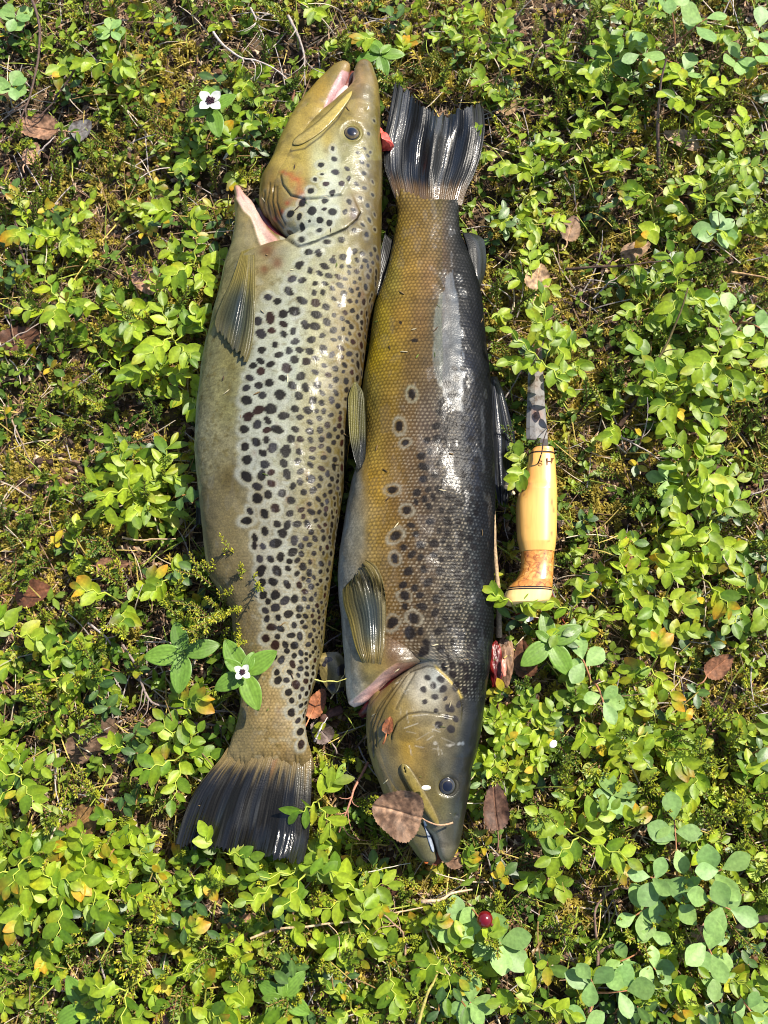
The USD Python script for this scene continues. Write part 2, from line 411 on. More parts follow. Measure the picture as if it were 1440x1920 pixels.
def eye(parent, T, px, py, r, ring, iris, seed):
    """Eyeball with pupil, iris and a skin rim, set into the head."""
    up = np.flatnonzero(T['top'])
    i = up[cKDTree(T['q'][up]).query([px, py])[1]]
    c, n = T['v'][i], T['n'][i]
    n = n * 0.6 + np.array([0, 0, 0.4]); n /= np.linalg.norm(n)
    R = r * MM
    e1 = np.cross(n, [0, 1.0, 0]); e1 /= np.linalg.norm(e1); e2 = np.cross(n, e1)

    def cap(rad, rise, rings, base, a0=0.0):
        a, b = np.meshgrid(np.linspace(a0, 1, rings), np.arange(40) * 2 * np.pi / 40, indexing='ij')
        hgt = rise * np.sqrt(np.clip(1 - (a * 0.97) ** 2, 0, 1))
        v = c + n * (base + hgt)[..., None] + (a * rad * np.cos(b))[..., None] * e1 + (a * rad * np.sin(b))[..., None] * e2
        f = grid_faces(rings, 40, True)
        tm = trimesh.Trimesh(v.reshape(-1, 3), f, process=False)
        if (tm.face_normals @ n).mean() < 0:
            f = f[:, ::-1]
        return v.reshape(-1, 3), f, a.reshape(-1)

    v, f, a = cap(R * 0.80, R * 0.40, 26, -0.0004)
    col = np.where((a < 0.60)[:, None], lin((8, 10, 22)), np.where((a < 0.66)[:, None], lin((58, 52, 34)), 0.5 * lin(iris) * (0.35 + 1.1 * meshkit.noise(v * 900, 3))[:, None]))
    col = np.where((a > 0.88)[:, None], lin((22, 22, 18)), col)
    e = put(parent, 'eye', (v, f), 'eye', col)
    # the rim of skin round the eye
    a, b = np.meshgrid(np.linspace(0, 2 * np.pi, 12, endpoint=False), np.linspace(0, 2 * np.pi, 48, endpoint=False), indexing='ij')
    rr = R * (0.93 + 0.17 * np.cos(a)); zz = R * 0.12 * np.sin(a) - 0.0003
    v = c + n * zz[..., None] + (rr * np.cos(b))[..., None] * e1 + (rr * np.sin(b))[..., None] * e2
    f = grid_faces(12, 48, True)
    f = np.vstack([f, grid_faces(2, 48, True) % 48 + np.where(grid_faces(2, 48, True) < 48, 11 * 48, 0)])
    tm = trimesh.Trimesh(v.reshape(-1, 3), f, process=False)
    if tm.volume < 0:
        f = f[:, ::-1]
    put(e, 'eye_rim', (v.reshape(-1, 3), f), 'trout_skin', np.broadcast_to(lin(ring), (v.size // 3, 3)) * (0.7 + 0.5 * rng.random((v.size // 3, 1))), np.full(v.size // 3, 0.35))
    return c


def skin_z(T, q, k=10, pad=0.0):
    """Height of the topmost skin seen at these places."""
    if 'tree' not in T:
        T['up'] = np.flatnonzero(T['top'])
        T['tree'] = cKDTree(T['q'][T['up']])
    d, i = T['tree'].query(q, k=k)
    z = np.where(d < d[:, :1] + 2.5, T['v'][T['up']][i][..., 2], -1)
    return np.where(d[:, 0] < 5, z.max(1), np.nan)


def ribbon(parent, name, line, width, T, rise, col, wetness=0.7, n=70, m=14, thick=0.6, ends=0.25):
    """A long low plate that follows the skin below it (jaw bone, gill rays): line in photo pixels, half width in pixels along it."""
    c = spline(line, n)
    d = np.gradient(c, axis=0); d /= np.linalg.norm(d, axis=1, keepdims=True)
    nrm = np.stack([-d[:, 1], d[:, 0]], 1)
    s = np.linspace(0, 1, n)
    w = np.interp(s, np.linspace(0, 1, len(width)), width) * np.sqrt(np.clip(1 - np.clip((np.abs(s - 0.5) * 2 - (1 - ends)) / ends, 0, 1) ** 2, 0.002, 1))
    e = np.linspace(-1, 1, m)
    q = c[:, None] + nrm[:, None] * (e[None, :] * w[:, None])[..., None]
    up = np.flatnonzero(T['top'])
    z = skin_z(T, q.reshape(-1, 2)).reshape(n, m)
    z = 0.6 * z + 0.4 * z.max(axis=1, keepdims=True)
    zt = z + rise / 1000 * np.sqrt(np.clip(1 - e[None, :] ** 4, 0, 1)) - thick / 1000 * np.abs(e[None, :]) ** 6
    pt = P(q[..., 0], q[..., 1], zt)
    bt = P(q[..., 0], q[..., 1], z - 0.002)
    v = np.vstack([pt.reshape(-1, 3), bt.reshape(-1, 3)])
    f = grid_faces(n, m); kk = n * m
    rim = np.r_[np.arange(m), np.arange(1, n) * m + m - 1, (n - 1) * m + np.arange(m - 2, -1, -1), np.arange(n - 2, 0, -1) * m]
    r2 = np.roll(rim, -1)
    f = np.vstack([f, f[:, ::-1] + kk, np.stack([rim, rim + kk, r2], 1), np.stack([r2, rim + kk, r2 + kk], 1)])
    if trimesh.Trimesh(v, f, process=False).volume < 0:
        f = f[:, ::-1]
    cc = lin(col) if np.ndim(col) == 1 else None
    sv, ev = np.meshgrid(s, e, indexing='ij')
    cc = np.broadcast_to(cc, (n, m, 3)) if cc is not None else lin(col(sv, ev))
    cc = cc * (0.82 + 0.36 * meshkit.noise(pt * 500, 5))[..., None]
    return put(parent, name, (v, f), 'trout_skin', np.vstack([cc.reshape(-1, 3)] * 2), np.full(len(v), wetness))


def stack(tubes):
    """Several closed surfaces as one mesh's arrays."""
    out, n = {}, 0
    for k in ('v', 'n', 'q', 'arc', 'y', 'u', 'top'):
        out[k] = np.concatenate([t[k] for t in tubes])
    fs = []
    for i, t in enumerate(tubes):
        fs.append(t['f'] + n); n += len(t['v'])
    out['f'] = np.vstack(fs)
    out['id'] = np.concatenate([np.full(len(t['v']), i) for i, t in enumerate(tubes)])
    return out


def orient(T):
    tri = T['v'][T['f']]
    fn = np.cross(tri[:, 1] - tri[:, 0], tri[:, 2] - tri[:, 0])
    agree = (fn * T['n'][T['f'][:, 0]]).sum(1)
    return T['f'] if agree.sum() > 0 else T['f'][:, ::-1]


ALBEDO_A, ALBEDO_B = 0.36, 0.33

# ------------------------------------------------------------------ the spotted trout (head up, belly to the left)
A = xf('/World', 'trout')
a_main = body_tube(
    left=[(119, 672), (130, 667), (145, 663), (166, 659), (195, 632), (224, 602), (252, 574), (276, 548), (300, 521), (330, 507), (352, 495), (376, 490), (407, 496), (434, 514), (453, 533), (464, 547),
          (476, 520), (490, 470), (510, 428), (555, 411), (611, 394), (667, 382), (722, 375), (778, 370), (833, 369), (875, 371), (925, 378), (972, 383), (1020, 384), (1070, 388), (1110, 410), (1150, 436),
          (1200, 444), (1260, 452), (1300, 454), (1340, 450), (1385, 436), (1420, 424), (1452, 420)],
    right=[(119, 692), (130, 698), (145, 703), (166, 709), (195, 712), (240, 714), (300, 717), (352, 718), (407, 718), (450, 717), (500, 716), (555, 706), (611, 694), (667, 688), (722, 680), (778, 668), (833, 655),
           (889, 648), (945, 642), (1000, 634), (1067, 622), (1133, 614), (1200, 608), (1267, 594), (1317, 579), (1350, 572), (1385, 575), (1420, 582), (1452, 584)],
    top=[(119, 10), (170, 17), (250, 24), (330, 29), (450, 33), (600, 36), (800, 37), (1000, 33), (1150, 25), (1280, 17), (1350, 12.5), (1400, 8), (1430, 4), (1452, 0.5)],
    mid=[(119, 36), (250, 36), (450, 37), (800, 38), (1100, 36), (1300, 34), (1452, 33)], ends=(14, 5))
a_jaw = body_tube(
    left=[(117, 640), (125, 627), (134, 617), (166, 587), (212, 556), (259, 532), (313, 511), (352, 492), (385, 489), (420, 505)],
    right=[(117, 652), (125, 657), (142, 654), (175, 645), (212, 628), (259, 610), (313, 590), (352, 570), (385, 560), (420, 548)],
    top=[(117, 6), (160, 11), (230, 17), (313, 24), (385, 25), (420, 18)], mid=[(117, 34), (420, 36)], step=1.8, nt=90, nb=14, ends=(12, 8))
a_flap = body_tube(
    left=[(352, 441), (370, 443), (414, 443), (461, 436), (500, 422), (539, 413), (580, 403), (640, 388)],
    right=[(352, 449), (370, 459), (385, 474), (403, 485), (430, 499), (455, 524), (468, 551), (490, 560), (530, 520), (580, 480), (640, 430)],
    top=[(352, 5), (400, 12), (455, 20), (500, 24), (540, 24), (590, 18), (640, 8)], mid=[(352, 36), (640, 38)], step=1.6, nt=100, nb=14, ends=(7, 12))
TA = stack([a_main, a_jaw, a_flap])
q = TA['q']
main, jaw, flap = (TA['id'] == k for k in range(3))
disp = np.zeros(len(q))
# head: gill cover, cheek plate, folds below the gills
cover_edge = [(526, 329), (531, 348), (546, 368), (571, 375), (602, 373), (640, 366), (662, 352)]
cover = [(508, 330), (498, 376), (512, 420), (536, 445), (560, 461), (580, 456), (618, 441), (649, 428), (670, 410), (676, 398), (664, 372), (650, 340), (640, 300), (560, 280)]
cheek = [(526, 329), (531, 348), (546, 368), (571, 375), (602, 373), (640, 366), (660, 330), (640, 290), (560, 290)]
dc, dk = inside(q, cover), inside(q, cheek)
disp += main * 0.8e-3 * sstep(dc, -1.0, 2.5) * sstep(q[:, 1], 300, 400)
disp += main * 1.1e-3 * sstep(dk, -1, 4) * sstep(q[:, 1], 300, 345)
edge_d = seg_dist(q, cover[2:10])
disp -= main * 1.0e-3 * np.exp(-edge_d / 11) * (dc < 0)
cheek_d = seg_dist(q, cover_edge[:6])
disp -= main * 0.9e-3 * np.exp(-(cheek_d / 1.6) ** 2)
folds = [[(506, 345), (503, 376), (512, 410), (527, 432), (548, 456)], [(514, 350), (512, 378), (521, 408), (534, 426)], [(520, 352), (520, 380), (529, 405), (538, 420)], [(497, 360), (497, 390), (508, 424)]]
fold_d = np.min([seg_dist(q, l) for l in folds], axis=0)
disp -= (main | jaw) * 0.9e-3 * np.exp(-(fold_d / 1.8) ** 2)
# flap: the cut face slopes in, with a raised rim
cut = [(443, 350), (446, 375), (458, 398), (470, 410), (478, 430), (486, 455), (497, 476), (520, 484), (545, 478), (572, 466), (556, 462), (521, 452), (499, 430), (487, 403), (478, 378), (460, 366), (450, 352)]
cd = inside(q, cut)
disp -= flap * 2.2e-3 * sstep(cd, 2, 16)
rim_d = seg_dist(q, [(446, 375), (458, 398), (470, 410), (478, 430), (486, 455), (497, 476), (520, 484), (545, 478)])
disp += flap * 0.9e-3 * np.exp(-(rim_d / 4) ** 2)
# eye socket, nostril, lateral line, scales
disp -= main * 1.6e-3 * sstep(-np.hypot(q[:, 0] - 660, q[:, 1] - 248), -24, -12)
disp -= main * 0.8e-3 * np.exp(-(np.hypot(q[:, 0] - 688, q[:, 1] - 205) / 4.0) ** 2)
wob = 1.6 * (meshkit.noise(TA['v'] * 150, 41) - 0.5), 1.6 * (meshkit.noise(TA['v'] * 150, 42) - 0.5)
hx, off = hexes(TA['arc'] + 2 * wob[0], TA['y'] + 2 * wob[1], 7.0)
scaly = sstep(q[:, 1], 455, 520) * (1 - 0.6 * sstep(q[:, 1], 1400, 1450)) * np.where(flap, 0.6, 1) * ~jaw
scale_amp = (0.35 + 0.65 * sstep(q[:, 1], 850, 1150)) * scaly
disp += 0.17e-3 * scale_amp * (1 - hx * 1.6) + 0.05e-3 * scale_amp * off
disp += 0.0010 * (meshkit.noise(TA['v'] * 60, 2) - 0.5) * scaly + 0.0030 * (meshkit.noise(TA['v'] * 22, 7) - 0.5) + 0.0005 * (meshkit.noise(TA['v'] * 200, 8) - 0.5)
TA['v'] = TA['v'] + TA['n'] * disp[:, None]

skin = [(395, 560, (150, 146, 108)), (385, 640, (140, 138, 100)), (378, 720, (142, 140, 104)), (378, 800, (152, 150, 122)), (380, 870, (150, 145, 115)), (390, 950, (118, 104, 66)), (388, 1020, (120, 104, 60)), (400, 1080, (128, 108, 58)),
        (430, 560, (150, 142, 96)), (430, 680, (142, 136, 88)), (425, 760, (140, 136, 92)), (425, 840, (150, 144, 112)), (430, 900, (112, 98, 58)), (430, 980, (122, 104, 54)), (440, 1080, (122, 102, 52)), (455, 1160, (120, 98, 46)), (462, 1240, (126, 104, 50)), (466, 1320, (150, 126, 74)), (455, 1390, (140, 120, 72)),
        (485, 520, (160, 150, 110)), (500, 600, (178, 184, 166)), (490, 700, (176, 184, 174)), (480, 790, (166, 172, 158)), (478, 860, (160, 164, 152)), (480, 940, (140, 126, 88)), (490, 1000, (142, 132, 100)), (500, 1080, (156, 152, 140)), (505, 1160, (150, 138, 104)), (505, 1240, (156, 138, 96)), (510, 1320, (176, 154, 112)), (500, 1400, (160, 140, 96)),
        (550, 520, (176, 182, 160)), (545, 600, (190, 200, 190)), (540, 690, (186, 198, 192)), (530, 780, (172, 180, 172)), (530, 860, (166, 172, 160)), (530, 930, (156, 156, 140)), (540, 1010, (160, 160, 146)), (545, 1090, (158, 152, 132)), (545, 1180, (170, 160, 132)), (540, 1270, (186, 174, 146)), (540, 1350, (190, 172, 138)), (530, 1420, (164, 140, 96)),
        (600, 500, (188, 190, 160)), (600, 580, (186, 186, 150)), (595, 680, (182, 180, 144)), (585, 770, (166, 162, 122)), (580, 860, (150, 146, 104)), (580, 950, (146, 136, 92)), (585, 1040, (138, 130, 84)), (580, 1130, (146, 140, 98)), (575, 1220, (168, 160, 128)), (565, 1300, (160, 150, 116)), (560, 1400, (150, 132, 88)),
        (650, 480, (166, 162, 112)), (650, 560, (172, 156, 102)), (645, 650, (160, 144, 86)), (640, 740, (140, 128, 74)), (625, 850, (120, 112, 60)), (620, 950, (112, 104, 54)), (610, 1050, (110, 104, 58)), (600, 1140, (120, 114, 70)), (592, 1220, (124, 118, 76)), (578, 1300, (112, 104, 66)),
        (700, 440, (120, 110, 58)), (704, 520, (118, 104, 58)), (690, 600, (112, 94, 52)), (680, 680, (100, 86, 46)), (660, 780, (84, 74, 40)), (645, 900, (74, 68, 36)), (632, 1000, (76, 70, 38)),
        # head
        (575, 215, (158, 138, 64)), (600, 170, (170, 142, 52)), (628, 135, (128, 112, 44)), (548, 262, (158, 142, 74)), (525, 300, (164, 146, 74)), (508, 350, (140, 116, 52)), (520, 400, (130, 100, 44)), (545, 300, (182, 162, 84)), (570, 330, (186, 166, 88)), (560, 290, (188, 170, 84)),
        (600, 300, (196, 200, 160)), (625, 300, (205, 216, 206)), (620, 335, (206, 218, 212)), (595, 340, (196, 196, 150)), (610, 372, (192, 198, 172)), (590, 400, (202, 216, 208)), (560, 400, (186, 176, 126)), (625, 400, (196, 208, 198)), (575, 430, (204, 214, 204)), (620, 430, (186, 188, 160)), (650, 400, (160, 156, 120)), (665, 385, (140, 122, 100)),
        (615, 265, (176, 158, 76)), (640, 210, (150, 134, 56)), (660, 180, (150, 136, 64)), (685, 130, (120, 104, 50)), (690, 180, (126, 116, 60)), (700, 230, (112, 102, 44)), (700, 300, (124, 116, 60)), (690, 350, (138, 130, 82)), (650, 300, (150, 150, 100)), (660, 330, (160, 164, 128)), (680, 400, (144, 138, 90)), (705, 390, (116, 104, 58)), (645, 275, (128, 124, 72)),
        (672, 145, (190, 160, 120)), (667, 155, (196, 160, 126))]
col = blend_colours(q, skin)
col = mixc(col, lin((86, 74, 34)), 0.55 * sstep(meshkit.fbm(TA['v'] * np.array([70, 110, 90]), 4, 71), 0.52, 0.72) * (1 - sstep(q[:, 1], 420, 480)))
# mottled skin and blood flecks
mot = meshkit.fbm(TA['v'] * 130, 4, 11)
col = col * (0.62 + 0.76 * mot)[:, None]
net = meshkit.fbm(TA['v'] * 340, 3, 19)                     # greenish brown flecks between the spots
col = mixc(col, lin((112, 100, 52)), 0.55 * sstep(net, 0.54, 0.72) * scaly)
col = mixc(col, lin((206, 212, 206)), 0.22 * sstep(meshkit.fbm(TA['v'] * 210, 3, 29), 0.56, 0.75) * scaly * (q[:, 0] > 470))
pale = np.clip(1 - hx * 1.75, 0, 1)
col = col * (1 + scaly * (0.62 * sstep(q[:, 1], 820, 1120) + 0.10) * (pale - 0.32))[:, None]
belly_grain = meshkit.noise(np.stack([TA['arc'] * 0.22 + TA['y'] * 0.14, TA['y'] * 0.30 - TA['arc'] * 0.1, 0 * TA['y']], -1), 5)
col = col * (1 + 0.55 * (belly_grain - 0.5) * (q[:, 0] < 470) * (q[:, 1] > 470))[:, None]


def blot(col, mask, k, c):
    return mixc(col, lin(c), np.clip(k, 0, 1) * mask)


col = blot(col, main | jaw, sstep(inside(q, [(530, 323), (563, 328), (573, 352), (566, 378), (548, 372), (556, 350)]) + 14 * (meshkit.noise(TA['v'] * 300, 9) - 0.5), -12, 12) * 0.62 * (0.4 + 1.2 * meshkit.noise(TA['v'] * 160, 5)), (176, 62, 24))
col = blot(col, main, np.exp(-(np.hypot((q[:, 0] - 664) / 10, (q[:, 1] - 402) / 12)) ** 2) * 0.9, (70, 30, 52))
for bx, by, br in ((500, 470, 15), (520, 494, 12), (495, 505, 9)):
    col = blot(col, main | flap, np.exp(-(np.hypot(q[:, 0] - bx, q[:, 1] - by) / br) ** 2) * 0.7, (110, 44, 16))
for bx, by in ((540, 382), (520, 410), (530, 398)):
    col = blot(col, main | jaw, np.exp(-(np.hypot(q[:, 0] - bx, q[:, 1] - by) / 5) ** 2) * 0.7, (170, 60, 30))
g = np.random.default_rng(31)
for _ in range(46):
    bx, by = g.uniform(470, 690), g.uniform(480, 1350)
    col = blot(col, main, np.exp(-(np.hypot(q[:, 0] - bx, (q[:, 1] - by) * 0.6) / g.uniform(2, 6)) ** 2) * g.uniform(0.2, 0.55), (120, 52, 24))
# seams in the skin
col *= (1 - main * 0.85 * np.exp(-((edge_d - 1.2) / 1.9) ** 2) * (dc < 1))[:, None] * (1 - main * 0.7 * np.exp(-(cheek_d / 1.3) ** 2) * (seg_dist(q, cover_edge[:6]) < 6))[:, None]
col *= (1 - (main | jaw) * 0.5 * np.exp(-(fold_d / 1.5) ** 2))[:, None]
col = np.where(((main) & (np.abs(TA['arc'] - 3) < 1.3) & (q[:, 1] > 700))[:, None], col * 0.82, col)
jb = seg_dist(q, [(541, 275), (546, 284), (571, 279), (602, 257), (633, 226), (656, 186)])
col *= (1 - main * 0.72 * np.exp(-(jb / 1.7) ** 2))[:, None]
kx = np.clip((q[:, 0] - np.interp(q[:, 1], [120, 470, 1080, 1400], [600, 440, 400, 440])) / (np.interp(q[:, 1], [120, 450, 555, 722, 1000, 1267, 1400], [712, 717, 706, 680, 634, 594, 582]) - np.interp(q[:, 1], [120, 470, 1080, 1400], [600, 440, 400, 440])), 0, 1.1)
col *= mixc((1.0, 0.99, 0.92), (1.04, 0.98, 0.80), sstep(q[:, 0], 440, 520))
col *= mixc(np.ones(3), (0.66, 0.58, 0.44), sstep(kx, 0.55, 1.0) * (q[:, 1] > 300) * (1 - 0.7 * sstep(q[:, 1], 1150, 1300)))
disp_end = 0.0022 * (meshkit.noise(np.stack([q[:, 0] / 4, q[:, 1] / 60, 0 * q[:, 0]], -1), 91) - 0.5) * sstep(q[:, 1], 1395, 1435) * main
TA['v'] = TA['v'] + TA['n'] * disp_end[:, None]
col = mixc(col, lin((160, 152, 122)) * (0.62 + 0.76 * mot)[:, None], 0.38 * sstep(q[:, 1], 880, 960) * (1 - sstep(q[:, 0], 450, 510)) * main)
# spots
xl_a = lambda y: np.interp(y, [470, 485, 500, 560, 620, 680, 730, 800, 870, 930, 975, 1030, 1080, 1130, 1200, 1280, 1340, 1400], [550, 495, 482, 476, 484, 474, 452, 452, 455, 470, 462, 478, 488, 494, 498, 520, 548, 566])
_xr = curve([(450, 716), (500, 715), (555, 705), (611, 693), (722, 679), (833, 654), (1000, 633), (1133, 613), (1200, 607), (1267, 593), (1317, 578), (1400, 580)], np.arange(400, 1500.0))
xr_a = lambda y: np.interp(y, np.arange(400, 1500.0), _xr)


def cand_a(g, n):
    ys = g.uniform(466, 1396, n)
    xs = xl_a(ys) + (xr_a(ys) - 1 - xl_a(ys)) * g.random(n)
    qs = np.stack([xs, ys], 1)
    ok = (inside(qs, cover) < -8) & (inside(qs, cut) < -6)
    for x, y in qs[ok]:
        if y > 1150 and x < xl_a(y) + 40 and g.random() < 0.5:
            continue
        yield x, y


def rad_a(x, y):
    k = (x - xl_a(y)) / (xr_a(y) - xl_a(y))
    return (9.4 - 4.2 * sstep(k, 0.30, 0.95)) * (1.0 if y < 900 else 1.0 - 0.22 * min(1, (y - 900) / 300))


fixed_a = np.array([(604, 327, 4), (630, 323, 8), (591, 339, 4), (612, 347, 6.5), (640, 346, 7), (583, 360, 7), (557, 362, 5), (623, 363, 7), (568, 381, 8.5), (608, 378, 7), (546, 401, 8.5), (586, 397, 9.5), (624, 398, 9), (563, 407, 6.5), (607, 393, 4.5),
                    (600, 413, 7.5), (569, 427, 8), (547, 436, 7.5), (618, 420, 6.5), (566, 450, 7.5), (600, 433, 6.5), (647, 398, 6.5), (661, 394, 5), (654, 379, 6), (582, 416, 3.5), (602, 308, 7), (627, 298, 6.5), (624, 279, 5.5), (590, 336, 3.5),
                    (671, 286, 4.5), (685, 278, 4), (690, 292, 4), (695, 285, 3.5), (679, 304, 5.5), (682, 324, 5.5), (654, 335, 6), (702, 226, 4), (690, 251, 4.5), (690, 309, 4), (651, 316, 6), (700, 340, 3.5), (668, 344, 5), (684, 352, 5), (700, 365, 4), (676, 370, 5), (690, 384, 5), (704, 402, 4), (694, 412, 5), (680, 420, 5),
                    (665, 432, 5.5), (688, 440, 5.5), (704, 430, 4.5), (613, 453, 7), (640, 448, 7), (597, 474, 8), (552, 483, 11), (516, 495, 8), (531, 509, 9), (560, 497, 9), (457, 804, 8.5), (463, 862, 9.5), (463, 977, 8.5), (500, 522, 9)])
body_a = throw(14000, cand_a, rad_a, 5, 1.16)
body_a = body_a[[(np.hypot(fixed_a[:, 0] - x, fixed_a[:, 1] - y) > fixed_a[:, 2] + r + 2).all() for x, y, r in body_a]]
spots = np.vstack([fixed_a, body_a])
ratio, who = spot_ratio(TA, spots, 4)
ratio = np.where(jaw | ((flap) & (q[:, 0] < 500)), 9, ratio)
g = np.random.default_rng(8)
tone = 0.5 * lin(np.where(g.random((len(spots), 1)) < 0.72, [[30, 24, 24]], np.where(g.random((len(spots), 1)) < 0.5, [[62, 58, 64]], [[58, 24, 18]])) * g.uniform(0.8, 1.2, (len(spots), 1)))
halo_k = np.where(spots[who][:, 0] < xl_a(q[:, 1]) + 75, 0.5, 0.15) * np.exp(-((ratio - 1.5) / 0.5) ** 2) * (0.55 + 0.9 * meshkit.noise(TA['v'] * 220, 13))
col = mixc(col, lin((204, 208, 196)), halo_k)
col = mixc(col, tone[who] * (0.8 + 0.6 * mot)[:, None], 0.97 * (1 - sstep(ratio, 0.90, 1.06)))
# white-pink cut flesh, pink mouth
inner = flap & (cd > -2)
fl = blend_colours(q, [(447, 362, (196, 130, 112)), (450, 378, (222, 196, 180)), (462, 390, (206, 150, 140)), (468, 402, (214, 200, 178)), (478, 412, (232, 216, 200)), (488, 430, (224, 190, 180)), (486, 445, (228, 214, 176)), (500, 452, (230, 200, 190)), (505, 470, (224, 200, 150)), (525, 472, (222, 170, 140)), (540, 476, (190, 150, 90)), (495, 415, (160, 30, 40)), (512, 446, (176, 50, 60)), (552, 468, (170, 90, 60))], sx=1.0)
col = np.where(inner[:, None], mixc(col, fl * (0.8 + 0.4 * mot)[:, None], sstep(cd, -2, 2)), col)
pink = [(641, 131), (658, 137), (655, 150), (648, 168), (630, 200), (612, 222), (601, 228), (606, 205), (612, 186), (628, 152)]
pd = inside(q, pink)
col = np.where(jaw[:, None], mixc(col, lin((218, 166, 168)) * (0.75 + 0.5 * meshkit.noise(TA['v'] * 350, 4))[:, None], sstep(pd, -2, 2) * 0.95), col)
tail_root = sstep(q[:, 1], 1395, 1450)
col = mixc(col, lin((84, 72, 46)), tail_root * sstep(meshkit.noise(np.stack([q[:, 0] / 6, q[:, 1] / 40, 0 * q[:, 0]], -1), 4) + tail_root * 0.5, 0.4, 0.9) * 0.85)
wet = 0.14 + 0.40 * sstep(q[:, 0], 660, 715) + 0.28 * (1 - sstep(q[:, 1], 420, 480)) + 0.5 * sstep(meshkit.fbm(TA['v'] * np.array([150, 70, 120]), 3, 61), 0.60, 0.66) + 0.12 * (meshkit.noise(TA['v'] * 45, 6) - 0.5) + 0.5 * inner
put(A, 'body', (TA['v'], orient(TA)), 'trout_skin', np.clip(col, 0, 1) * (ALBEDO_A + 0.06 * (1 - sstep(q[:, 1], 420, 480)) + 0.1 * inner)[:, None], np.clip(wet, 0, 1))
eye(A, TA, 660, 248, 20, (96, 88, 40), (116, 98, 60), 1)
ribbon(A, 'jaw_bone', [(660, 171), (640, 196), (606, 232), (580, 252), (549, 270)], [5, 9, 11, 11, 9], TA, 1.3, lambda s, e: mixc(mixc((150, 132, 62), (128, 112, 58), s), (62, 54, 28), np.clip(np.abs(e) ** 5, 0, 1)))
# tongue and dark mouth
tv = tube(P(*np.array([(649, 165), (640, 178), (628, 196), (618, 214)]).T, np.array([0.044, 0.046, 0.047, 0.047])), [0.0026, 0.0042, 0.0036, 0.0015], 12)
put(A, 'tongue', tv, 'flesh', np.broadcast_to(lin((226, 178, 172)) * 0.75, (len(tv[0]), 3)))
tv = tube(P(*np.array([(662, 138), (652, 160), (632, 190), (612, 218)]).T, np.array([0.030, 0.032, 0.034, 0.036])), [0.003, 0.005, 0.007, 0.004], 12)
put(A, 'mouth_lining', tv, 'flesh', np.broadcast_to(lin((92, 44, 30)), (len(tv[0]), 3)))
tv = tube(P(*np.array([(486, 396), (500, 424), (522, 448), (548, 464)]).T, np.array([0.038, 0.043, 0.047, 0.050])), [0.004, 0.0055, 0.005, 0.003], 12)
put(A, 'gill_lining', tv, 'flesh', np.broadcast_to(lin((88, 12, 20)) * 0.7, (len(tv[0]), 3)))
olive, slate = (118, 106, 52), (40, 48, 46)


def pec_col(t, v):
    c = mixc(olive, slate, sstep(t, 0.25, 0.6) * (1 - 0.6 * np.abs(v - 0.5) * 2))
    return mixc(c, (92, 82, 44), sstep(t, 0.74, 0.95) * 0.6)


fin(A, 'pectoral_fin', [(452, 470), (436, 520), (418, 560), (404, 600), (402, 619)], [(476, 462), (479, 540), (477, 610), (470, 660), (461, 684)], [56, 60, 55, 50, 46], [66, 68, 70, 70, 68], pec_col, rays=13, jag=0.06, ripple=0.8, seed=3, over=TA)
fin(A, 'pelvic_fin', [(376, 872), (370, 900), (368, 940), (367, 986)], [(391, 880), (388, 910), (384, 950), (380, 984)], [34, 28, 24, 22], [42, 40, 34, 28], lambda t, v: mixc((84, 78, 48), (30, 30, 26), sstep(t, 0.1, 0.5)), rays=8, jag=0.06, seed=4)
fin(A, 'adipose_fin', [(594, 1248), (598, 1262), (608, 1284), (622, 1302)], [(602, 1226), (630, 1222), (650, 1246), (648, 1296)], [34, 34, 34, 33], [34, 34, 34, 33], lambda t, v: np.where((meshkit.noise(np.stack([t * 5, v * 6, 0 * t], -1), 2) > 0.62)[..., None], (36, 28, 26), mixc((126, 112, 66), (104, 92, 52), t)), rays=3, jag=0.02, thick=3.5, bulge=2.5, seed=5)


def tail_col_a(t, v):
    n = meshkit.noise(np.stack([v * 60, t * 3, 0 * t], -1), 7)
    c = mixc((150, 128, 80), (36, 34, 31), sstep(t + 0.30 * (n - 0.5), 0.06, 0.36))
    c = mixc(c, (104, 104, 98), 0.4 * sstep(n, 0.68, 0.9) * sstep(t, 0.12, 0.3))
    c = mixc(c, (150, 96, 56), 0.5 * np.exp(-((v - 0.60) / 0.03) ** 2) * sstep(0.42 - t - 0.2 * n, 0, 0.2))
    return mixc(c, (168, 160, 132), 0.6 * sstep(v, 0.72, 0.8) * sstep(n, 0.35, 0.6) * np.exp(-((t - 0.25) / 0.2) ** 2))


fin(A, 'tail_fin', [(426, 1402), (412, 1424), (388, 1452), (362, 1490), (342, 1538), (327, 1590)], [(580, 1402), (584, 1424), (584, 1460), (583, 1500), (580, 1560), (566, 1622)], [35, 35, 34, 32, 30, 27], [35, 36, 37, 37, 36, 34], tail_col_a, rays=44, nt=150, nv=460, thick=2.2, jag=0.06, ripple=4.0, bulge=3.0, wetness=1.0, seed=6, ridge_mm=0.13, notch=0.03, zadd=lambda t, v: 7 * sstep(t, 0.74, 1.0) * np.exp(-((v - 0.82) / 0.16) ** 2) + 4.2 * (meshkit.fbm(np.stack([7 * v + 0.8 * t, 1.2 * t, 0 * t], -1), 2, 33) - 0.5) * sstep(t, 0.15, 0.6))
tag(prim(A), 'pale olive trout covered all over with dark round spots, mouth open, lying on greenery', 'fish')

